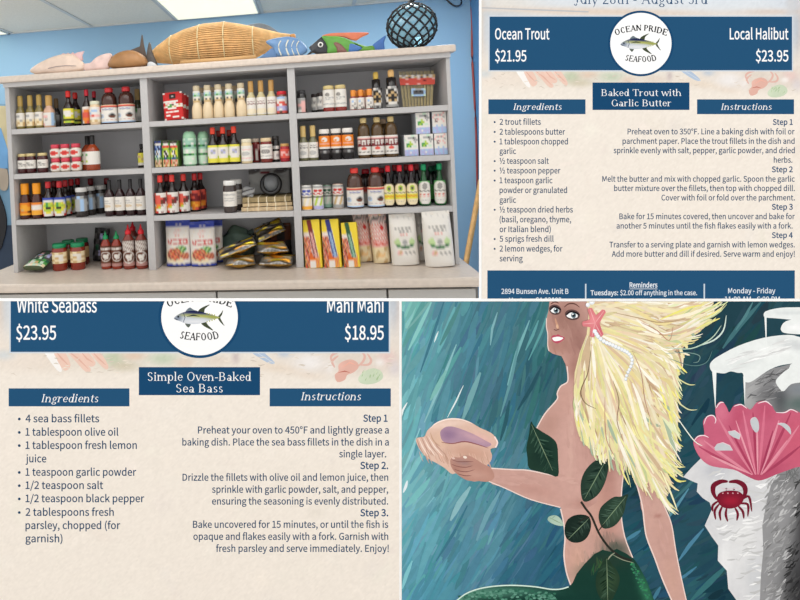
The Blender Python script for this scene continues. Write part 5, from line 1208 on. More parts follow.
for t, a, b, y, c, bd in (('2894 Bunsen Ave. Unit B', 501, 568, 293.6, 5, 0), ('Ventura, CA 93003', 508.6, 561, 302.4, 5, 0), ('Reminders', 629, 656.8, 287.2, 4.9, .02), ('Tuesdays:', 590, 617.6, 294.9, 4.7, .02), ('$2.00 off anything in the case.', 619.6, 696.4, 294.9, 4.7, 0),
    ('Fridays: Cut down', 610, 668, 302.8, 4.7, 0), ('Monday - Friday', 727.4, 774.6, 293, 5, 0), ('11:00 AM - 6:00 PM', 724, 779, 301.4, 5, 0)):
    if t.startswith('Fridays'): continue
    p = Paint(r1, clip=C1); sans(p, t, a, b, y, c, (226, 232, 238), bd)
    if bd and t[0] == 'R': p.rect(629, 288.4, 656.8, 288.9, (226, 232, 238))
    p.build('footer_lettering', M_INK, fb)

# recipe poster, lower left
C2 = (-14, 301, 399, 660)
r2 = sheet('recipe_poster', 'beach-toned recipe poster for simple oven-baked sea bass, lower left of the board', 'poster', *C2)
p = Paint(r2, .0001, clip=C2); beach(p, 199.6, 316.5, 1.25, C2[1], C2[3], C2[0], C2[2], 8); p.build('printed_background', M_PAPER)
p = Paint(r2, .0003, clip=C2); p.rect(9.6, 282, 390, 353, (206, 214, 222)); p.rect(11, 282, 388.6, 351.6, NAVY); hb_ = p.build('price_banner', M_INK)
for t, a, b, y in (('White Seabass', 17, 97, 312), ('$23.95', 16.4, 56.4, 339.2), ('Mahi Mahi', 327, 383.4, 312), ('$18.95', 344.6, 383.6, 339.2)):
    p = Paint(r2, clip=C2); sans(p, t, a, b, y, 13.6, WHITE, .004)
    p.build('price_lettering', M_INK, hb_)
logo(r2, 199.6, 316.8, 1.25, C2)
band(r2, C2, 'title_band', 139, 366.8, 260, 394.8, [('Simple Oven-Baked', 147, 251.6, 380.4, 11.8, 0), ('Sea Bass', 175.4, 223.6, 392, 11.8, 0)], NAVY2)
band(r2, C2, 'ingredients_band', 9, 388, 129.6, 406, [('Ingredients', 40.6, 98.8, 401.8, 11, .22)])
band(r2, C2, 'instructions_band', 269.6, 388, 390.6, 406, [('Instructions', 299.8, 361, 399.8, 11, .22)])
p = Paint(r2, .0003, clip=C2)
for t, y, x1, bl in (('4 sea bass fillets', 418.2, 99.4, 1), ('1 tablespoon olive oil', 431.6, 118.6, 1), ('1 tablespoon fresh lemon', 444.8, 137, 1), ('juice', 458.2, 46.6, 0), ('1 teaspoon garlic powder', 471.6, 136.4, 1), ('1/2 teaspoon salt', 484.8, 103.4, 1), ('1/2 teaspoon black pepper', 498, 144.4, 1), ('2 tablespoons fresh', 511.6, 114, 1), ('parsley, chopped (for', 524.8, 120.4, 0), ('garnish)', 538, 62.8, 0)):
    sans(p, t, 25.8, x1, y+3.6, 7.4, TXT, .004)
    if bl: p.ell(19.6, y+.4, 1.4, 1.4, TXT, n=12)
p.build('ingredients_text', M_INK)
p = Paint(r2, .0003, clip=C2)
for t, y, x0, x1, bd in (('Step 1', 418, 363, 387.4, 1), ('Preheat your oven to 450°F and lightly grease a', 429.8, 198, 388.6, 0), ('baking dish. Place the sea bass fillets in the dish in a', 441.8, 182.4, 388.6, 0), ('single layer.', 453.6, 339, 386, 0), ('Step 2.', 465.2, 360, 388, 1), ('Drizzle the fillets with olive oil and lemon juice, then', 477, 182.6, 388, 0),
    ('sprinkle with garlic powder, salt, and pepper,', 489, 212, 388, 0), ('ensuring the seasoning is evenly distributed.', 500.8, 212, 388, 0), ('Step 3.', 512.4, 360, 388, 1), ('Bake uncovered for 15 minutes, or until the fish is', 524, 193, 388, 0), ('opaque and flakes easily with a fork. Garnish with', 536, 193.4, 388, 0), ('fresh parsley and serve immediately. Enjoy!', 548, 216, 388.6, 0)):
    sans(p, t, x0, x1, y+3.2, 6.8, NAVY2 if bd else TXT, .022 if bd else .002)
p.build('instructions_text', M_INK)

# ------------------------------------------------------------------ mermaid painting, lower right
C3 = (401.6, 301.2, 815, 660)
r3 = sheet('mermaid_painting', 'painted canvas of a blonde mermaid holding a pink conch shell underwater', 'painting', *C3)
R_ = random.Random(11)
WB = [(402, 305, (120, 190, 186)), (420, 340, (96, 168, 178)), (405, 400, (112, 184, 190)), (440, 315, (82, 146, 158)), (470, 330, (70, 128, 148)), (500, 320, (66, 122, 138)), (530, 320, (56, 112, 122)), (545, 380, (50, 100, 112)), (500, 400, (54, 108, 122)), (470, 390, (64, 120, 138)),
      (430, 400, (84, 150, 166)), (440, 470, (92, 160, 172)), (405, 480, (120, 186, 196)), (410, 540, (96, 168, 186)), (430, 590, (74, 146, 168)), (470, 560, (76, 138, 160)), (500, 500, (72, 132, 152)), (540, 520, (52, 108, 134)), (520, 570, (48, 102, 130)), (555, 560, (40, 94, 120)), (480, 530, (88, 148, 166)),
      (640, 320, (44, 84, 96)), (720, 315, (32, 66, 78)), (740, 350, (34, 68, 80)), (700, 400, (38, 74, 88)), (735, 395, (32, 70, 84)), (680, 440, (36, 76, 90)), (640, 480, (32, 68, 82)), (690, 500, (38, 80, 96)), (650, 560, (36, 84, 104)), (700, 560, (34, 76, 90)), (720, 600, (26, 62, 76)), (640, 600, (30, 66, 80)), (800, 400, (30, 66, 80)), (690, 590, (40, 90, 104))]
f = blobs(WB, [])
p = Paint(r3, .0001, clip=C3); p.fill([(C3[0], C3[1]), (C3[2], C3[1]), (C3[2], C3[3]), (C3[0], C3[3])], f, h=4)
def water(n, x0, x1, y0, y1, dx, dy, l0, l1, w0, w1, jit, curve=0):
    for _ in range(n):
        x, y = R_.uniform(x0, x1), R_.uniform(y0, y1); L = R_.uniform(l0, l1); a = R_.gauss(0, .10)
        ux, uy = dx*math.cos(a)-dy*math.sin(a), dx*math.sin(a)+dy*math.cos(a); m = math.hypot(ux, uy); ux /= m; uy /= m
        c = f(np.array([x]), np.array([y]))[0]; j = R_.gauss(0, jit*.55); c = tuple(np.clip(c+np.array([j*.9, j, j*.95])+[R_.gauss(0, 4) for _ in range(3)], 5, 250))
        pts = [(x+ux*L*(t-.5)+curve*L*uy*(.25-(t-.5)**2), y+uy*L*(t-.5)-curve*L*ux*(.25-(t-.5)**2)) for t in (0, .25, .5, .75, 1)]
        p.stroke(pts, R_.uniform(w0, w1)*1.5, c)
water(520, 398, 560, 296, 470, -.36, 1, 18, 60, 1.2, 5, 11, .05)
water(480, 398, 570, 455, 610, -.62, 1, 14, 50, 1.2, 5, 13, .06)
water(60, 398, 450, 300, 600, -.42, 1, 20, 60, 1.5, 5, 26, .05)
water(240, 620, 745, 450, 610, -1, .62, 12, 40, 1.5, 5, 9, .25)
water(160, 670, 800, 300, 430, -.8, 1, 12, 40, 1.5, 6, 6, .2)
for a, b, w_, c in (((529, 320), (507, 385), 3.2, (112, 176, 180)), ((519, 340), (500, 416), 3, (92, 150, 158)), ((497, 312), (490, 345), 2.4, (120, 176, 184)), ((456, 344), (424, 422), 3, (132, 190, 196)), ((463, 385), (447, 417), 1.5, (222, 236, 236)), ((438, 331), (434, 342), 1.6, (214, 234, 234)), ((407, 402), (401, 417), 2, (230, 240, 240)),
    ((446, 370), (430, 400), 5, (120, 186, 180)), ((480, 372), (462, 420), 6, (110, 166, 172)), ((407, 480), (403, 492), 3, (222, 236, 240)), ((470, 486), (450, 520), 6, (132, 184, 192)), ((500, 490), (476, 540), 5, (104, 160, 176)), ((538, 320), (525, 350), 3, (90, 160, 164)), ((550, 305), (528, 360), 2.4, (86, 158, 160)),
    ((431, 302), (408, 350), 4, (130, 200, 196)), ((444, 300), (420, 372), 3, (60, 120, 140)), ((467, 505), (436, 560), 3, (56, 118, 140)), ((412, 560), (402, 588), 4, (120, 196, 206)), ((541, 366), (517, 410), 4, (38, 84, 98)), ((509, 400), (500, 440), 4, (42, 92, 104)), ((760, 302), (722, 348), 5, (62, 112, 120)), ((752, 302), (735, 330), 3, (78, 130, 136)),
    ((688, 488), (664, 522), 3, (80, 140, 164)), ((703, 528), (678, 560), 4, (70, 130, 160)), ((696, 566), (670, 584), 3, (64, 126, 156)), ((640, 530), (624, 540), 4, (66, 128, 156)), ((660, 586), (652, 600), 4, (60, 120, 146)), ((726, 565), (690, 600), 6, (52, 112, 118)), ((700, 470), (672, 500), 3, (58, 110, 120))):
    mx, my = (a[0]+b[0])/2+R_.uniform(-2, 2), (a[1]+b[1])/2; p.stroke([a, ((a[0]+mx)/2, (a[1]+my)/2), (mx, my), ((b[0]+mx)/2, (b[1]+my)/2), b], w_, c)
p.build('painted_water', M_OIL)

# rocks
p = Paint(r3, .0012, 1.2e-5, clip=C3); RK = (222, 222, 220)
p.fill([(743, 382), (760, 375), (772, 368), (789, 364), (820, 350), (820, 430), (775, 425), (744, 408)], blobs((140, 140, 142), [(750, 395, 10, 18, 20, (176, 176, 176), 1), (768, 392, 16, 8, -20, (108, 108, 110), .9), (780, 400, 8, 16, 0, (84, 86, 90), .9), (800, 388, 14, 6, -10, (126, 134, 142), .8), (800, 404, 16, 8, 0, (88, 108, 104), .9), (777, 384, 4, 4, 0, (160, 160, 164), .8)]), 3)
for k in range(60):
    x, y = R_.uniform(745, 800), R_.uniform(372, 404); g_ = R_.uniform(85, 170); p.stroke([(x, y), (x+R_.uniform(2, 8), y-R_.uniform(0, 5)), (x+R_.uniform(8, 14), y-R_.uniform(2, 8))], R_.uniform(.8, 2), (g_, g_, g_+2)) if x < 778 else None
WR = [(682.5, 476.5), (690, 468), (700, 458), (740, 462), (778, 470), (820, 455), (820, 640), (745, 640), (736, 600), (727.5, 588), (726, 570), (717, 560), (717.5, 545), (711, 536), (704, 525), (708, 516), (711, 509), (709, 502), (702, 497.5), (696, 491), (697, 483), (690, 480)]
p.fill(WR, blobs((214, 214, 216), [(715, 470, 14, 8, 0, (188, 190, 198), .8), (745, 540, 14, 40, 0, (226, 226, 226), .8), (755, 575, 10, 24, 0, (200, 202, 206), .8), (740, 500, 26, 16, 0, (196, 196, 200), .6), (725, 560, 8, 20, 0, (236, 236, 236), .8)]), 3.5)
for k in range(130):
    x, y = R_.uniform(704, 764), R_.uniform(470, 600)
    if inside(np.array(WR), np.array([x+3]), np.array([y]))[0] and inside(np.array(WR), np.array([x-8]), np.array([y]))[0]:
        g_ = R_.uniform(188, 244); p.stroke([(x, y), (x+5, y-R_.uniform(-2, 3)), (x+R_.uniform(8, 16), y-R_.uniform(0, 5))], R_.uniform(1, 3), (g_, g_, g_))
GR = [(778, 471), (800, 463), (820, 455), (820, 640), (757, 640), (759, 600), (760, 575), (762.5, 550), (761.5, 525), (766, 500), (770, 485)]
p.fill(GR, blobs((146, 146, 148), [(808, 520, 14, 60, 8, (58, 58, 60), 1), (800, 590, 18, 34, 0, (52, 52, 54), 1), (785, 480, 14, 8, 0, (120, 120, 122), .8)]), 4)
for k in range(260):
    y = R_.uniform(474, 600); x = R_.uniform(764+(3 if y > 500 else 6), 800)
    edge = 797-(y-500)*.14; dark = x > edge+R_.uniform(-3, 3); g_ = R_.uniform(36, 84) if dark else R_.uniform(118, 196)
    p.stroke([(x, y), (x-R_.uniform(1, 4), y+3), (x-R_.uniform(3, 8), y+R_.uniform(3, 8))], R_.uniform(1, 2.6), (g_, g_, g_+1))
for k in range(16): p.stroke([(R_.uniform(782, 799), 460+R_.uniform(0, 14)), (R_.uniform(776, 799), 474+R_.uniform(0, 12))], 2, (110, 112, 112))
p.build('painted_rock', M_OIL)
p = Paint(r3, .0022, 1.2e-5, clip=C3)
ice = [[(765, 311), (780, 307.5), (800, 307), (820, 306), (820, 319), (800, 319), (792, 319.5), (775, 318), (766.5, 317.5), (763, 316)],
       [(780, 327.5), (785, 321), (800, 318), (820, 317), (820, 334), (800, 334), (790, 333.5), (782, 332)],
       [(709, 365.5), (711, 361), (717.5, 356), (737.5, 345.5), (762.5, 337.5), (787.5, 334.5), (800, 337), (820, 340), (820, 366), (800, 362), (789, 363.5), (780, 365), (772.5, 367.5), (766, 371), (760, 375), (750, 381.5), (744, 381), (742, 373), (737, 372.5), (730, 371), (724, 373), (717.5, 372.5), (711, 371)],
       [(775, 380), (782.5, 372), (788, 368), (792.5, 362), (820, 350), (820, 380), (800, 382), (790, 384), (784, 390), (781, 390.5), (777, 386)]]
for q in ice: p.fill(smooth(q, k=3), blobs((232, 236, 234), [(770, 352, 30, 5, -12, (250, 252, 250), .8), (745, 362, 22, 6, -16, (214, 220, 218), .6), (795, 345, 20, 5, 10, (196, 200, 202), .7), (795, 327, 12, 3, 0, (250, 250, 250), .8), (790, 312, 20, 2, 0, (206, 212, 212), .8)]), 3)
for k in range(50):
    x, y = R_.uniform(718, 795), 0; y = 366-(x-718)*.32+R_.uniform(-6, 8); g_ = R_.uniform(206, 252); p.stroke([(x, y), (x+6, y-2), (x+R_.uniform(10, 18), y-4)], R_.uniform(.8, 1.8), (g_, g_+1, g_)) if 722 < x < 780 and y < 372 else None
for a, b, w_ in (((764.6, 316), (765.6, 352), 2.2), ((713.5, 370), (714.6, 407), 4.4), ((743.6, 376), (744, 404), 2.4), ((782, 386), (780.6, 391), 3)): p.stroke([a, ((a[0]+b[0])/2, (a[1]+b[1])/2), b], w_, (236, 240, 238), taper='end')
p.build('painted_white_ledge', M_OIL)

# coral
p = Paint(r3, .0032, 1.2e-5, clip=C3)
CO = smooth([(692.5, 442), (696, 436), (703, 434.5), (703, 428), (702.3, 421), (706, 416), (712, 414.5), (715, 418), (714.5, 408), (718, 402), (722, 401.5), (726, 407), (728.5, 412), (733, 405), (740, 403.5), (746, 407), (750, 409), (756, 402), (765, 400.5), (771, 405), (775, 411.5), (783, 411.5), (790, 408.5), (797, 411), (803, 414), (815, 412), (825, 440), (820, 468), (800, 466), (786, 470), (774, 474.5), (766, 478), (757.5, 480), (750, 477.5), (743, 474), (732.5, 469), (712.5, 466), (703, 461), (696, 452)], k=3)
p.fill(CO, blobs((206, 92, 122), [(757, 470, 26, 16, 0, (186, 66, 98), .9), (720, 412, 8, 10, 0, (224, 120, 146), .7), (765, 410, 10, 10, 0, (196, 78, 108), .8), (712, 458, 22, 6, 20, (222, 118, 140), .8), (795, 440, 16, 30, 0, (212, 86, 112), .7), (738, 415, 6, 16, 20, (196, 76, 106), .7), (700, 443, 6, 6, 0, (226, 130, 150), .8)]), 3)
for (x0, y0), w_, c in (((703, 440), 3, (226, 130, 152)), ((716, 415), 3, (222, 120, 144)), ((728, 425), 2.4, (178, 58, 92)), ((742, 410), 3, (226, 120, 146)), ((752, 412), 2.6, (176, 56, 90)), ((764, 405), 3, (222, 110, 138)), ((778, 420), 3.4, (230, 140, 160)), ((790, 412), 3, (180, 62, 94)), ((798, 425), 3, (226, 124, 146)), ((800, 445), 3, (176, 60, 92)), ((698, 446), 3, (184, 66, 98)), ((710, 455), 2.4, (232, 150, 166)), ((772, 430), 2.4, (170, 54, 88)), ((786, 440), 2.4, (232, 140, 160)), ((756, 420), 2, (236, 150, 168)), ((735, 420), 2, (236, 150, 168))):
    tx, ty = 757+(x0-757)*.12, 474; p.stroke([(x0, y0), (x0*.7+tx*.3, y0*.68+ty*.32), (x0*.35+tx*.65, y0*.33+ty*.67), (tx, ty)], w_, c)
for q in (smooth([(749.5, 420), (754, 416.5), (757.5, 421), (758, 429), (755, 432), (751, 427)]), [(727, 431), (734, 430), (739.5, 434), (738.5, 439), (733, 437), (728.5, 434)], [(716, 443.5), (722, 442), (729, 445), (732, 450), (714.5, 450), (713.5, 447)], smooth([(776.5, 423.5), (783, 422.5), (789, 427), (790, 434), (787, 431), (781, 425.5)])):
    p.poly(q, (196, 200, 204)); p.stroke(q[:4], .8, (236, 200, 210))
for q in ([(693, 441), (697, 436), (703, 435), (708, 437)], [(703, 424), (706, 416.5), (712, 415), (715, 419), (714, 423)], [(715, 408), (719, 402.5), (723, 402)], [(757, 403), (765, 401), (771, 405.5)], [(775, 412), (784, 412), (790, 409), (797, 412)], [(733, 406), (740, 404), (746, 408)]): p.stroke(smooth(q, False), 1.1, (246, 224, 230))
p.build('painted_coral', M_OIL)
# crab
p = Paint(r3, .0042, 1.2e-5, clip=C3); MR = (120, 24, 44)
for s_, tips in ((-1, [((718, 500), (712, 505), (712, 511)), ((719, 503), (714, 510), (715, 519)), ((722, 505), (719, 512), (720, 520)), ((726, 507), (725, 514), (727, 521))]), (1, [((740, 500), (748, 496), (751, 511)), ((739, 503), (747, 504), (747, 516)), ((737, 505), (742, 511), (743, 518)), ((734, 507), (737, 513), (736, 520))])):
    for a, b_, c in tips: p.stroke(smooth([a, b_, c], False), 2.6, MR)
p.stroke(smooth([(716, 499), (712.5, 492), (713, 485), (720, 481), (727, 481)], False), 5, MR); p.stroke(smooth([(741, 499), (744.5, 492), (743, 485), (736, 481), (728, 481.5)], False), 5, MR)
p.fill(smooth([(716, 499), (718, 493), (724, 490.5), (731, 490), (738, 491), (742.5, 495), (742, 501), (737, 506), (729, 508), (721, 506)]), blobs((128, 24, 44), [(730, 500, 9, 5, 0, (176, 30, 54), .9)]), 2)
for x in (722, 727, 732, 737): p.ell(x, 492.6, .8, .8, (214, 150, 160), n=8)
p.ell(725.5, 488.5, 1.2, 1.2, (60, 20, 30)); p.ell(733, 488.5, 1.2, 1.2, (60, 20, 30))
p.stroke([(718, 487), (724, 488.6), (732, 488.4), (739, 487)], 1.1, (226, 200, 206)); p.build('painted_crab', M_OIL)

# mermaid figure
SK = (204, 156, 144)
p = Paint(r3, .0052, 1.0e-5, clip=C3)
TOR = [(549.5, 296), (548, 310), (546, 318), (545.8, 326), (547.2, 334), (547.2, 343), (548, 350.5), (552.5, 353.5), (561, 355.8), (565, 364), (567.2, 377), (566.5, 382), (560, 386), (556.4, 393), (556.5, 399), (550, 407), (544.5, 413), (538, 424), (534, 436), (533, 455), (541, 471), (556, 475), (557, 500), (560.5, 507), (563, 522), (564.2, 537), (563, 555), (566, 573), (570, 586), (600, 596), (634, 562), (632, 557), (624, 536), (620.4, 512), (621.2, 487), (624, 465), (640, 450), (650, 420), (630, 360), (605, 296)]
SKB = [(565, 318, 18, 18, 0, (150, 104, 92), .75), (558, 345, 14, 9, 10, (168, 116, 102), .7), (578, 340, 10, 16, 10, (150, 102, 92), .7), (575, 368, 9, 14, 0, (164, 112, 100), .8), (590, 420, 16, 40, 0, (196, 144, 134), .7), (566, 400, 12, 16, 20, (202, 152, 138), .8), (548, 425, 10, 16, 30, (186, 138, 124), .7), (566, 470, 8, 60, 0, (210, 162, 150), .8),
       (603, 480, 10, 50, 0, (190, 134, 122), .7), (596, 520, 12, 30, 0, (206, 156, 138), .6), (576, 560, 10, 24, 0, (212, 162, 140), .7), (610, 520, 8, 40, 0, (190, 136, 122), .6), (598, 560, 26, 8, -30, (90, 100, 84), .7), (616, 548, 16, 10, 20, (60, 76, 66), .7), (606, 455, 7, 30, -8, (168, 116, 106), .7), (571, 440, 1.6, 60, 0, (220, 176, 160), .6)]
p.fill(TOR, blobs(SK, SKB), 3.2)
ARM2 = [(628, 440), (630, 465), (636, 484), (641.5, 505), (643.5, 522), (646, 537), (654, 557.5), (661.5, 578), (672, 604), (676, 640), (694, 640), (686, 603), (680, 575), (675, 550), (671, 525), (666, 511), (661.5, 501), (660.5, 486), (659, 470), (655, 440)]
p.fill(ARM2, blobs((206, 158, 146), [(646, 475, 8, 30, -10, (176, 124, 112), .7), (655, 510, 7, 14, 0, (212, 166, 152), .7), (664, 540, 8, 30, -14, (198, 150, 136), .7), (657, 515, 4, 2, 20, (168, 108, 98), .7), (672, 580, 7, 20, -14, (206, 158, 140), .6)]), 3.2)
ARM1 = [(483, 463.5), (487.5, 467.5), (497, 468.5), (512, 469.3), (527.5, 470), (542, 472.5), (556, 475.8), (566, 478), (580, 470), (592, 470), (600, 488), (596, 502), (586, 508), (574, 508.5), (560, 506.5), (545, 503), (530, 498.5), (516, 492.5), (505, 487.5), (494, 482.5), (485, 479.6), (474, 481), (466, 479.5)]
p.fill(ARM1, blobs((204, 156, 144), [(500, 474, 20, 4, 6, (206, 158, 144), .7), (530, 488, 26, 6, 14, (194, 142, 130), .7), (575, 490, 16, 12, 0, (208, 160, 148), .8), (585, 503, 14, 5, 0, (176, 124, 112), .6)]), 3.2)
# brush work on skin
for (x0, y0, x1, y1, n_, dx, dy) in ((566, 400, 602, 470, 60, .05, 1), (566, 515, 618, 560, 60, .1, 1), (495, 474, 580, 484, 50, 1, .12), (640, 470, 655, 510, 20, .25, 1), (659, 525, 668, 555, 16, .3, 1), (552, 318, 580, 350, 24, .3, 1)):
    fs = blobs(SK, SKB)
    for k in range(n_):
        x, y = R_.uniform(x0, x1), R_.uniform(y0, y1); c = fs(np.array([x]), np.array([y]))[0] if n_ > 20 else np.array((204, 156, 144)); j = R_.uniform(-4, 4); L = R_.uniform(8, 18)
        p.stroke([(x-dx*L/2, y-dy*L/2), (x, y), (x+dx*L/2, y+dy*L/2)], R_.uniform(2, 5), tuple(c+np.array([j, j, j])))
# light rim lines
HL = (240, 214, 204)
for q, w_ in (([(560, 508), (563, 522), (564.4, 537), (563.4, 555), (566, 572), (570, 584)], 1.3), ([(630, 465), (636, 484), (641.5, 505), (643.5, 522), (646, 537), (654, 557.5), (661.5, 578), (672, 602)], 1.3), ([(661, 500), (666, 511), (671, 525), (675, 550), (680, 575), (686, 602)], 1.1), ([(624, 465), (621.2, 487), (620.4, 512), (624, 536), (632, 557)], 1.1), ([(487, 467.4), (512, 469), (528, 469.8), (556, 475.6)], 1.2), ([(486, 479.8), (505, 487.7), (530, 498.8), (560, 506.8)], 1.0), ([(566.5, 366), (567.4, 377), (566.4, 382), (560, 386), (556.6, 393), (556.5, 399), (544.5, 413), (536, 428)], 1.2), ([(546, 318), (545.8, 326), (547.2, 334), (547.2, 345), (548.4, 350.5)], .9)):
    p.stroke(smooth(q, False), w_, HL, taper=False)
# face
p.stroke(smooth([(554.5, 318), (556, 323), (557.4, 327), (557, 329.5)], False), 2.2, (206, 150, 122)); p.stroke([(553.4, 329.2), (555.5, 330), (558.4, 328.8)], .9, (110, 66, 60), taper=False); p.ell(556.6, 326, 1.2, 2, (224, 176, 142))
p.stroke(smooth([(550, 304), (554, 301.6), (558.5, 303)], False), 1.3, (104, 66, 58)); p.stroke(smooth([(563.5, 307), (568, 303.6), (574, 303.6), (579, 307)], False), 1.4, (104, 66, 58))
for cx_, cy_, rx, ry, an, ix in ((554.2, 309.9, 4.5, 3.2, .3, 1.3), (571.4, 315, 5.8, 3.4, .15, 1.6)):
    p.ell(cx_+.4, cy_-.5, rx+1.8, ry+1.9, (96, 70, 68), an); p.ell(cx_, cy_, rx, ry, (246, 246, 246), an); p.ell(cx_+ix, cy_, 2.5, 2.8, (96, 120, 130)); p.ell(cx_+ix, cy_, 1.4, 1.5, (24, 28, 34)); p.ell(cx_+ix-.8, cy_-1.1, .8, .8, (240, 248, 250))
    p.stroke(smooth([(cx_-rx, cy_-.5), (cx_-rx*.3, cy_-ry), (cx_+rx*.5, cy_-ry+.4), (cx_+rx+1.4, cy_-.4)], False), 1.6, (34, 26, 30), taper=False)
    p.stroke(smooth([(cx_-rx*.8, cy_+2), (cx_, cy_+ry+.2), (cx_+rx*.8, cy_+2.4)], False), .8, (70, 50, 50))
p.poly(smooth([(550.6, 337), (553, 334.8), (555.5, 335), (557.4, 334), (560.5, 335.6), (564.2, 337.6), (561, 341), (557, 343), (553.4, 342), (551.6, 340)]), (196, 72, 96))
p.poly(smooth([(551.8, 337.6), (555, 336.6), (558, 336.4), (562.6, 337.6), (559.6, 340), (555, 340.8), (552.6, 339.8)]), (252, 250, 250)); p.build('painted_figure', M_OIL)

# tail
p = Paint(r3, .0066, 1.0e-5, clip=C3)
TL = [(440, 640), (452, 606), (458, 598), (466, 592.5), (480, 587.5), (498, 585), (516, 584.6), (535, 586), (550, 588.4), (560, 588.4), (568, 586.4), (572, 582), (576, 573), (584, 563), (594, 553), (602, 549), (610, 551), (616, 548), (626, 553), (633, 558), (638, 565), (646, 580), (654, 601), (664, 640)]
p.fill(TL, blobs((24, 62, 52), [(480, 592, 40, 5, 0, (96, 156, 132), .9), (515, 590, 40, 4, 3, (70, 130, 110), .8), (460, 604, 14, 8, 0, (110, 168, 144), .8), (645, 590, 6, 22, -20, (52, 126, 90), .8), (560, 598, 50, 8, 0, (20, 60, 52), .6), (604, 560, 24, 9, 0, (44, 62, 50), .7)]), 3)
for k in range(200):
    x = R_.uniform(458, 556); y = 588+abs(x-512)**2*.0026+R_.uniform(0, 12); g_ = R_.uniform(-30, 30); p.ell(x, y, 1.7, 1.1, (70+g_, 130+g_, 108+g_), n=7)
for k in range(70):
    x = R_.uniform(574, 600); y = 600-(x-574)*1.2+R_.uniform(-8, 10)
    if y < 575: p.stroke([(x, y), (x+R_.uniform(-1, 3), y-5), (x+R_.uniform(0, 5), y-R_.uniform(8, 14))], 1.4, (34+R_.uniform(0, 40), 66+R_.uniform(0, 30), 54))
for k in range(60):
    t = R_.random(); x = 634+t*18+R_.uniform(-6, 0); y = 562+t*38; p.ell(x, y, 1.2, .9, (50, R_.uniform(100, 150), 90), n=6)
p.stroke(smooth([(456, 600), (466, 592.6), (480, 587.6), (498, 585), (516, 584.6), (535, 586), (550, 588.4), (560, 588.2), (568, 586)], False), 1.3, (206, 232, 218), taper=False); p.build('painted_tail', M_OIL)

# leaves
def leaf(pts, base, lite, vein, nm='painted_leaf', label=None, st=30):
    p = Paint(r3, .0076, 1.0e-5, clip=C3); q = smooth(pts, k=3); cx_ = sum(a for a, _ in q)/len(q); cy_ = sum(b for _, b in q)/len(q)
    p.fill(q, blobs(base, [(cx_+2, cy_+2, 8, 12, 30, lite, .8)]), 2.5)
    vx, vy, wx, wy = vein
    for k in range(st):
        t = R_.random(); x, y = vx+(wx-vx)*t, vy+(wy-vy)*t; s_ = R_.choice((-1, 1)); nx, ny = -(wy-vy), (wx-vx); m = math.hypot(nx, ny); L = R_.uniform(4, 9); ex, ey = x+nx/m*s_*L+(wx-vx)*.12, y+ny/m*s_*L+(wy-vy)*.12
        if inside(np.array(q), np.array([ex]), np.array([ey]))[0]:
            j = R_.uniform(-18, 34); p.stroke([(x, y), ((x+ex)/2, (y+ey)/2), (ex, ey)], R_.uniform(.8, 1.8), (base[0]+j, base[1]+j*1.2, base[2]+j))
    p.stroke([(vx, vy), ((vx+wx)/2, (vy+wy)/2), (wx, wy)], .8, (130, 156, 120)); return p.build(nm, M_OIL)
leaf([(530.4, 421), (534, 426), (543, 432), (551, 437), (556.5, 444), (557.6, 460), (557.5, 475.5), (548, 473.5), (536, 470.5), (528.5, 467.5), (527, 458), (526, 447), (528.5, 434)], (34, 62, 50), (24, 48, 42), (531, 424, 552, 470), st=60)
leaf([(607.5, 455.5), (608, 466), (605, 480), (599, 492), (591, 499), (583.5, 501), (580.5, 494), (580.5, 480), (586, 468), (596, 459)], (38, 60, 50), (58, 86, 66), (605, 460, 584, 498), st=60)
leaf([(627.4, 493.5), (625.5, 501), (623.6, 511), (618, 521), (611, 526.6), (602, 527.4), (598, 518), (599.5, 508), (606, 501), (613.5, 496.2), (620, 496)], (40, 62, 50), (60, 88, 66), (625, 496, 602, 524), st=60)
leaf([(589, 517), (590.4, 526), (587, 536), (580, 541.4), (571, 541.4), (565, 536), (564, 527), (567, 519), (574, 514.6), (583, 514)], (28, 44, 38), (36, 54, 46), (588, 518, 568, 538), st=40)
leaf([(606, 556), (611, 563), (617, 571), (619, 580), (615, 592), (608, 603), (600, 598), (595.6, 588), (595.4, 576), (600, 565)], (36, 60, 44), (58, 84, 56), (606, 558, 607, 600), st=50)
leaf([(547, 519), (549, 515.6), (555, 514.6), (560, 518), (563, 524.6), (558, 525), (551, 522.6)], (152, 184, 164), (182, 206, 186), (549, 517, 561, 523), st=12)
p = Paint(r3, .0084, 1.0e-5, clip=C3)
p.stroke(smooth([(580.4, 501), (585, 508), (591, 516), (598, 532), (606, 544), (614, 552), (622, 557), (631, 559.5)], False), 2.2, (44, 46, 40), taper=False)
p.stroke(smooth([(589, 516), (583, 518), (578, 522)], False), 1.4, (44, 46, 40)); p.stroke(smooth([(614, 552), (610, 555), (607, 559)], False), 1.4, (150, 156, 130)); p.stroke(smooth([(598, 530), (601, 526), (604, 523)], False), 1.2, (44, 46, 40)); p.stroke(smooth([(612, 554), (622, 559), (633, 562)], False), .8, (150, 156, 130))
p.build('painted_vine', M_OIL)

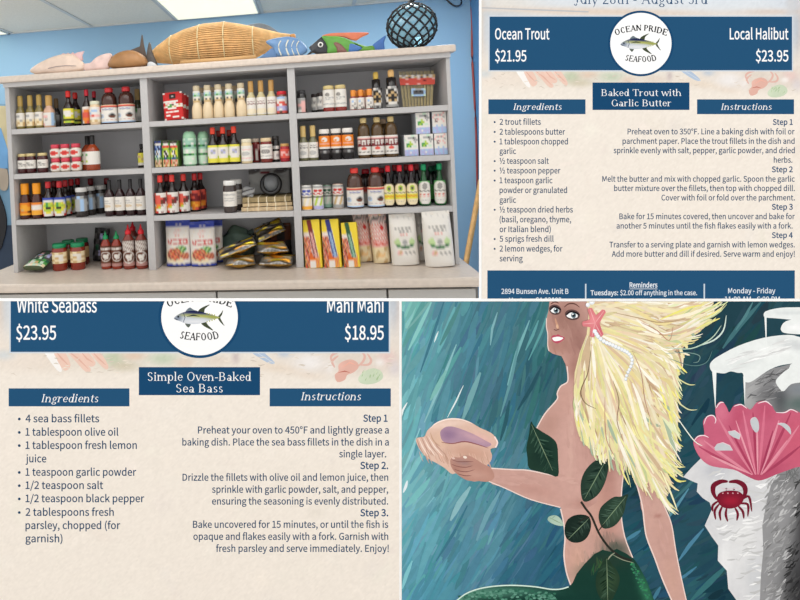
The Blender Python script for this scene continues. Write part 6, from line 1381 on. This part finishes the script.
# conch shell and hand
p = Paint(r3, .0076, 1.0e-5, clip=C3)
p.fill(smooth([(415.5, 440), (418, 437), (424, 436), (427, 430), (434, 424), (443, 419.5), (452, 418), (461, 418.6), (470, 421.6), (479, 427), (488, 431), (493, 434.4), (496.8, 441), (496, 446.6), (490, 448.6), (491.6, 455), (490, 461), (484, 466), (474, 469), (461, 470), (452, 473.5), (445, 468), (437, 463), (428, 458), (420, 450)], k=3),
       blobs((224, 184, 164), [(445, 424, 22, 4, -8, (238, 206, 190), .9), (440, 440, 10, 8, 30, (226, 186, 158), .8), (470, 452, 24, 8, 8, (204, 152, 130), .8), (430, 452, 12, 8, 20, (226, 192, 172), .8), (482, 438, 12, 4, 24, (232, 180, 170), .9)]), 2.5)
p.fill(smooth([(440.5, 437), (440, 431), (445, 426.6), (452, 426), (462, 429), (474, 434), (485, 440), (491, 443.6), (486, 446.4), (474, 443), (462, 441), (450, 442.6), (443, 441)], k=3), blobs((178, 140, 162), [(448, 434, 8, 6, 0, (146, 112, 146), .8), (474, 437, 14, 3, 20, (206, 160, 170), .8)]), 2)
for k in range(60):
    x = R_.uniform(418, 488); y = 446+R_.uniform(0, 8)+(x-420)*.06; j = R_.uniform(-22, 22); p.stroke([(x, y), (x+1.5, y+5), (x+4, y+R_.uniform(8, 12))], R_.uniform(.7, 1.5), (214+j, 168+j, 146+j))
for k in range(7): p.stroke([(416+k*2.4, 437-k*.4+(k % 2)), (419+k*3, 446), (424+k*3.6, 455)], 1.4, (246, 220, 206) if k % 2 else (196, 150, 134))
p.stroke(smooth([(441, 441.6), (452, 443), (464, 441), (476, 443.6), (488, 447.6)], False), 1.2, (150, 88, 90)); p.stroke(smooth([(430, 428), (436, 422.6), (448, 418.6), (461, 419), (472, 423)], False), 1.4, (250, 226, 214)); p.stroke(smooth([(494, 436), (497, 442), (495, 447)], False), 1.4, (250, 222, 216), taper=False)
p.stroke(smooth([(430, 432), (433, 440), (440, 446)], False), 1.2, (202, 158, 130))
p.build('painted_conch_shell', M_OIL)
p = Paint(r3, .0088, 1.0e-5, clip=C3)
p.fill(smooth([(450, 459), (453, 456.4), (459, 456.8), (464, 454.6), (471, 456), (477, 459.6), (483, 463.4), (490, 467), (494, 476), (488, 481), (478, 480.4), (468, 480), (460, 476), (454, 471), (450.4, 465)], k=3), blobs((190, 138, 122), [(462, 462, 8, 3, 10, (160, 126, 124), .8), (476, 474, 12, 4, 10, (204, 154, 138), .8), (456, 468, 5, 6, 0, (176, 122, 108), .7)]), 2)
for q in ([(451, 459), (458, 461), (466, 461), (473, 461)], [(451, 463.6), (458, 466), (466, 466.6), (472, 465)], [(453.6, 468.4), (460, 470.6), (467, 471), (474, 469)], [(457, 473), (464, 475), (471, 475)]): p.stroke(smooth(q, False), .9, (140, 92, 84))
p.ell(464.6, 456.6, 2, 1.3, (240, 222, 206), .3); p.ell(453, 457.6, 1.6, 1, (226, 190, 176), .3); p.build('painted_hand', M_OIL)

# hair
p = Paint(r3, .0092, 8e-6, clip=C3)
HR = [[(586, 290), (630, 290), (680, 286), (735, 276)], [(588, 298), (630, 301), (675, 306), (716, 292)], [(594, 312), (635, 322), (672, 334), (712, 318)], [(598, 322), (640, 332), (666, 340), (688, 342)], [(600, 330), (642, 342), (666, 358), (678, 378)], [(598, 335), (640, 358), (664, 388), (677, 416)], [(597, 335), (632, 376), (658, 416), (676, 450)],
      [(596, 335), (620, 385), (640, 440), (676, 476)], [(594, 335), (611, 390), (630, 436), (663, 502)], [(592, 335), (601, 390), (613, 428), (628, 474)], [(589, 335), (590, 388), (597, 420), (600, 458)], [(587, 335), (577, 372), (574, 404), (580, 440)]]
def hp(g, s_):
    i = min(len(HR)-2, int(g)); t = g-i
    def cr(P):
        k = min(2, int(s_*3)); u = s_*3-k; P4 = [P[max(0, k-1)], P[k], P[k+1], P[min(3, k+2)]]
        return [.5*(2*P4[1][d]+(P4[2][d]-P4[0][d])*u+(2*P4[0][d]-5*P4[1][d]+4*P4[2][d]-P4[3][d])*u*u+(-P4[0][d]+3*P4[1][d]-3*P4[2][d]+P4[3][d])*u**3) for d in (0, 1)]
    a, b_ = cr(HR[i]), cr(HR[i+1]); return (a[0]*(1-t)+b_[0]*t, a[1]*(1-t)+b_[1]*t)
body_ = [(584, 290), (588, 312), (586, 334), (579, 352), (574, 372), (573, 395), (577, 420), (583, 440), (592, 452), (602, 452), (612, 456), (626, 466), (642, 470), (656, 482), (668, 470), (672, 448), (670, 425), (672, 400), (668, 380), (672, 364), (668, 352), (676, 346), (690, 340), (694, 324), (700, 300), (706, 290)]
p.fill(body_, blobs((236, 218, 164), [(640, 320, 50, 14, 10, (242, 226, 190), .8), (650, 335, 30, 10, 20, (222, 188, 150), .6), (650, 430, 22, 40, 0, (240, 224, 130), .8), (590, 390, 12, 50, 0, (242, 228, 178), .8), (622, 400, 16, 40, -10, (232, 200, 158), .6), (686, 312, 16, 20, 0, (220, 216, 150), .7)]), 5)
PALH = [(246, 236, 206), (240, 226, 168), (234, 214, 146), (250, 244, 226), (234, 206, 170), (226, 194, 158), (238, 228, 160), (226, 212, 160), (244, 232, 196), (216, 186, 148), (240, 222, 190), (236, 220, 176)]
PALT = [(224, 220, 146), (238, 232, 158), (200, 210, 150), (236, 240, 190), (246, 236, 120), (170, 190, 160)]
for k in range(1500):
    g = R_.uniform(0, 10.999); s0 = R_.uniform(0, .8); L = R_.uniform(.14, .42); s1 = min(1.0, s0+L); c = R_.choice(PALH if s0 < .55 else PALH+PALT)
    if g > 6.5 and R_.random() < .25: c = R_.choice(PALT[:2]+[(248, 240, 160)])
    if R_.random() < .03: c = (196, 160, 124)
    dg = R_.uniform(-.35, .35); n_ = 7; j = R_.uniform(-8, 6); c = tuple(max(0, min(255, q+j)) for q in c)
    ph = R_.uniform(0, 6); am = R_.uniform(.05, .3)
    p.stroke([hp(min(10.99, max(0, g+dg*(q/(n_-1)-.5)+am*math.sin(ph+(s0+(s1-s0)*q/(n_-1))*9))), s0+(s1-s0)*q/(n_-1)) for q in range(n_)], R_.uniform(1.4, 4.4), c)
for k in range(90):                                       # loose ends
    g = R_.uniform(0, 10.9); x0, y0 = hp(g, .86); x1, y1 = hp(g, 1.0); dx, dy = x1-x0, y1-y0; m = math.hypot(dx, dy) or 1; dx /= m; dy /= m; L = R_.uniform(6, 18); cv = R_.uniform(-.5, .1)
    if g > 9.2 or 2.6 < g < 7.5: L *= .5
    p.stroke([(x0, y0), (x1, y1), (x1+dx*L*.5-dy*cv*L*.2, y1+dy*L*.5+dx*cv*L*.2), (x1+dx*L-dy*cv*L*.7, y1+dy*L+dx*cv*L*.7)], R_.uniform(1, 2.4), R_.choice(PALT+PALH[:4]))
for q, w_, c in (([(695, 346), (712, 340), (722, 330), (725, 315)], 1.6, (206, 226, 214)), ([(664, 347), (690, 348), (710, 338), (720, 325)], 1.2, (186, 214, 190)), ([(690, 318), (706, 308), (722, 304), (730, 298)], 1.4, (206, 220, 160)), ([(665, 353), (685, 352), (698, 355), (697, 361), (692, 362)], .9, (120, 156, 150)), ([(668, 358), (690, 365), (705, 362), (711, 350)], .9, (90, 130, 130)), ([(670, 372), (680, 380), (688, 384), (694, 384)], 1.2, (226, 226, 160)),
    ([(671, 395), (680, 404), (688, 409), (696, 409)], 1.2, (220, 222, 170)), ([(672, 410), (681, 424), (693, 440), (701, 445)], 1.1, (236, 240, 226)), ([(671, 430), (674, 440), (682, 446)], 1.4, (230, 226, 130)), ([(660, 470), (668, 488), (676, 509)], 1.8, (246, 240, 190)), ([(668, 474), (678, 480), (685, 480)], 1.4, (240, 232, 120)), ([(668, 462), (676, 466), (684, 466)], 1.4, (246, 240, 160)),
    ([(600, 440), (599, 452), (602, 462)], 1.6, (244, 234, 160)), ([(620, 460), (622, 472), (628, 484)], 1.8, (244, 234, 140)), ([(590, 350), (587, 372), (580, 390), (584, 402), (595, 408)], 1.0, (120, 96, 66)), ([(612, 380), (618, 400), (616, 420), (622, 440)], .9, (150, 116, 90)), ([(632, 352), (640, 372), (644, 400), (650, 420)], .9, (190, 140, 120)), ([(604, 396), (604, 420), (606, 440), (614, 456)], .9, (196, 130, 120)),
    ([(640, 322), (656, 330), (668, 340), (672, 326)], 1.0, (196, 140, 116)), ([(612, 312), (640, 318), (660, 322), (690, 318)], 1.0, (184, 150, 110))):
    p.stroke(smooth(q, False), w_, c)
p.build('painted_hair', M_OIL)
# starfish and pearls
p = Paint(r3, .0215, 1.0e-5, clip=C3)
tips = [(589, 308.5), (603, 310.5), (600.5, 335), (591, 336), (582, 323.5)]; cx_, cy_ = 594, 322.6; q = []
for i in range(5):
    a, b_ = tips[i], tips[(i+1) % 5]; t = math.atan2(a[1]-cy_, a[0]-cx_); q += [(a[0]-1.3*math.sin(t+3.14), a[1]+1.3*math.cos(t+3.14)), (a[0]+1.3*math.sin(t+3.14), a[1]-1.3*math.cos(t+3.14))]
    mx, my = (a[0]+b_[0])/2, (a[1]+b_[1])/2; q.append((cx_+(mx-cx_)*.42, cy_+(my-cy_)*.42))
q = []
for i in range(5):
    a = tips[i]; t = math.atan2(a[1]-cy_, a[0]-cx_); nx, ny = -math.sin(t)*2.4, math.cos(t)*2.4
    q += [(a[0]-nx, a[1]-ny), (a[0]+nx, a[1]+ny)]; b_ = tips[(i+1) % 5]; mx, my = (a[0]+b_[0])/2, (a[1]+b_[1])/2; q.append((cx_+(mx-cx_)*.60, cy_+(my-cy_)*.60))
p.fill(smooth(q, k=2), blobs((228, 122, 128), [(592, 320, 4, 6, 0, (240, 140, 146), .8), (600, 330, 5, 6, 0, (214, 92, 110), .7)]), 1.5)
for t_ in tips: p.stroke([(cx_, cy_), ((cx_+t_[0])/2, (cy_+t_[1])/2), t_], .8, (246, 176, 176))
p.build('painted_starfish', M_OIL)
p = Paint(r3, .0210, 1.0e-5, clip=C3)
for path in ([(594, 331), (598, 337), (604, 341.5), (610, 344), (616, 346.8), (622, 349.6), (627, 352.4), (630.6, 357), (631, 362), (629.4, 367), (626, 374), (624.4, 380)],):
    d = smooth(path, False, 6); last = None; kk = 0
    for (x, y) in d:
        if last is None or math.hypot(x-last[0], y-last[1]) > 2.6:
            rr = 2.3-.03*kk; p.ell(x, y, rr, rr, (190, 200, 210), n=12); p.ell(x-.3, y-.4, rr*.8, rr*.8, (240, 244, 248), n=12); last = (x, y); kk += 1
p.build('painted_pearls', M_OIL); p = Paint(r3, clip=C3)
for x, y, rr in ((591, 301.5, 2.8), (587, 304.5, 2.2)): p.ell(x, y, rr, rr, (226, 232, 238)); p.ell(x-.4, y-.4, rr*.6, rr*.6, (250, 252, 254))
p.build('painted_pearls', M_OIL)
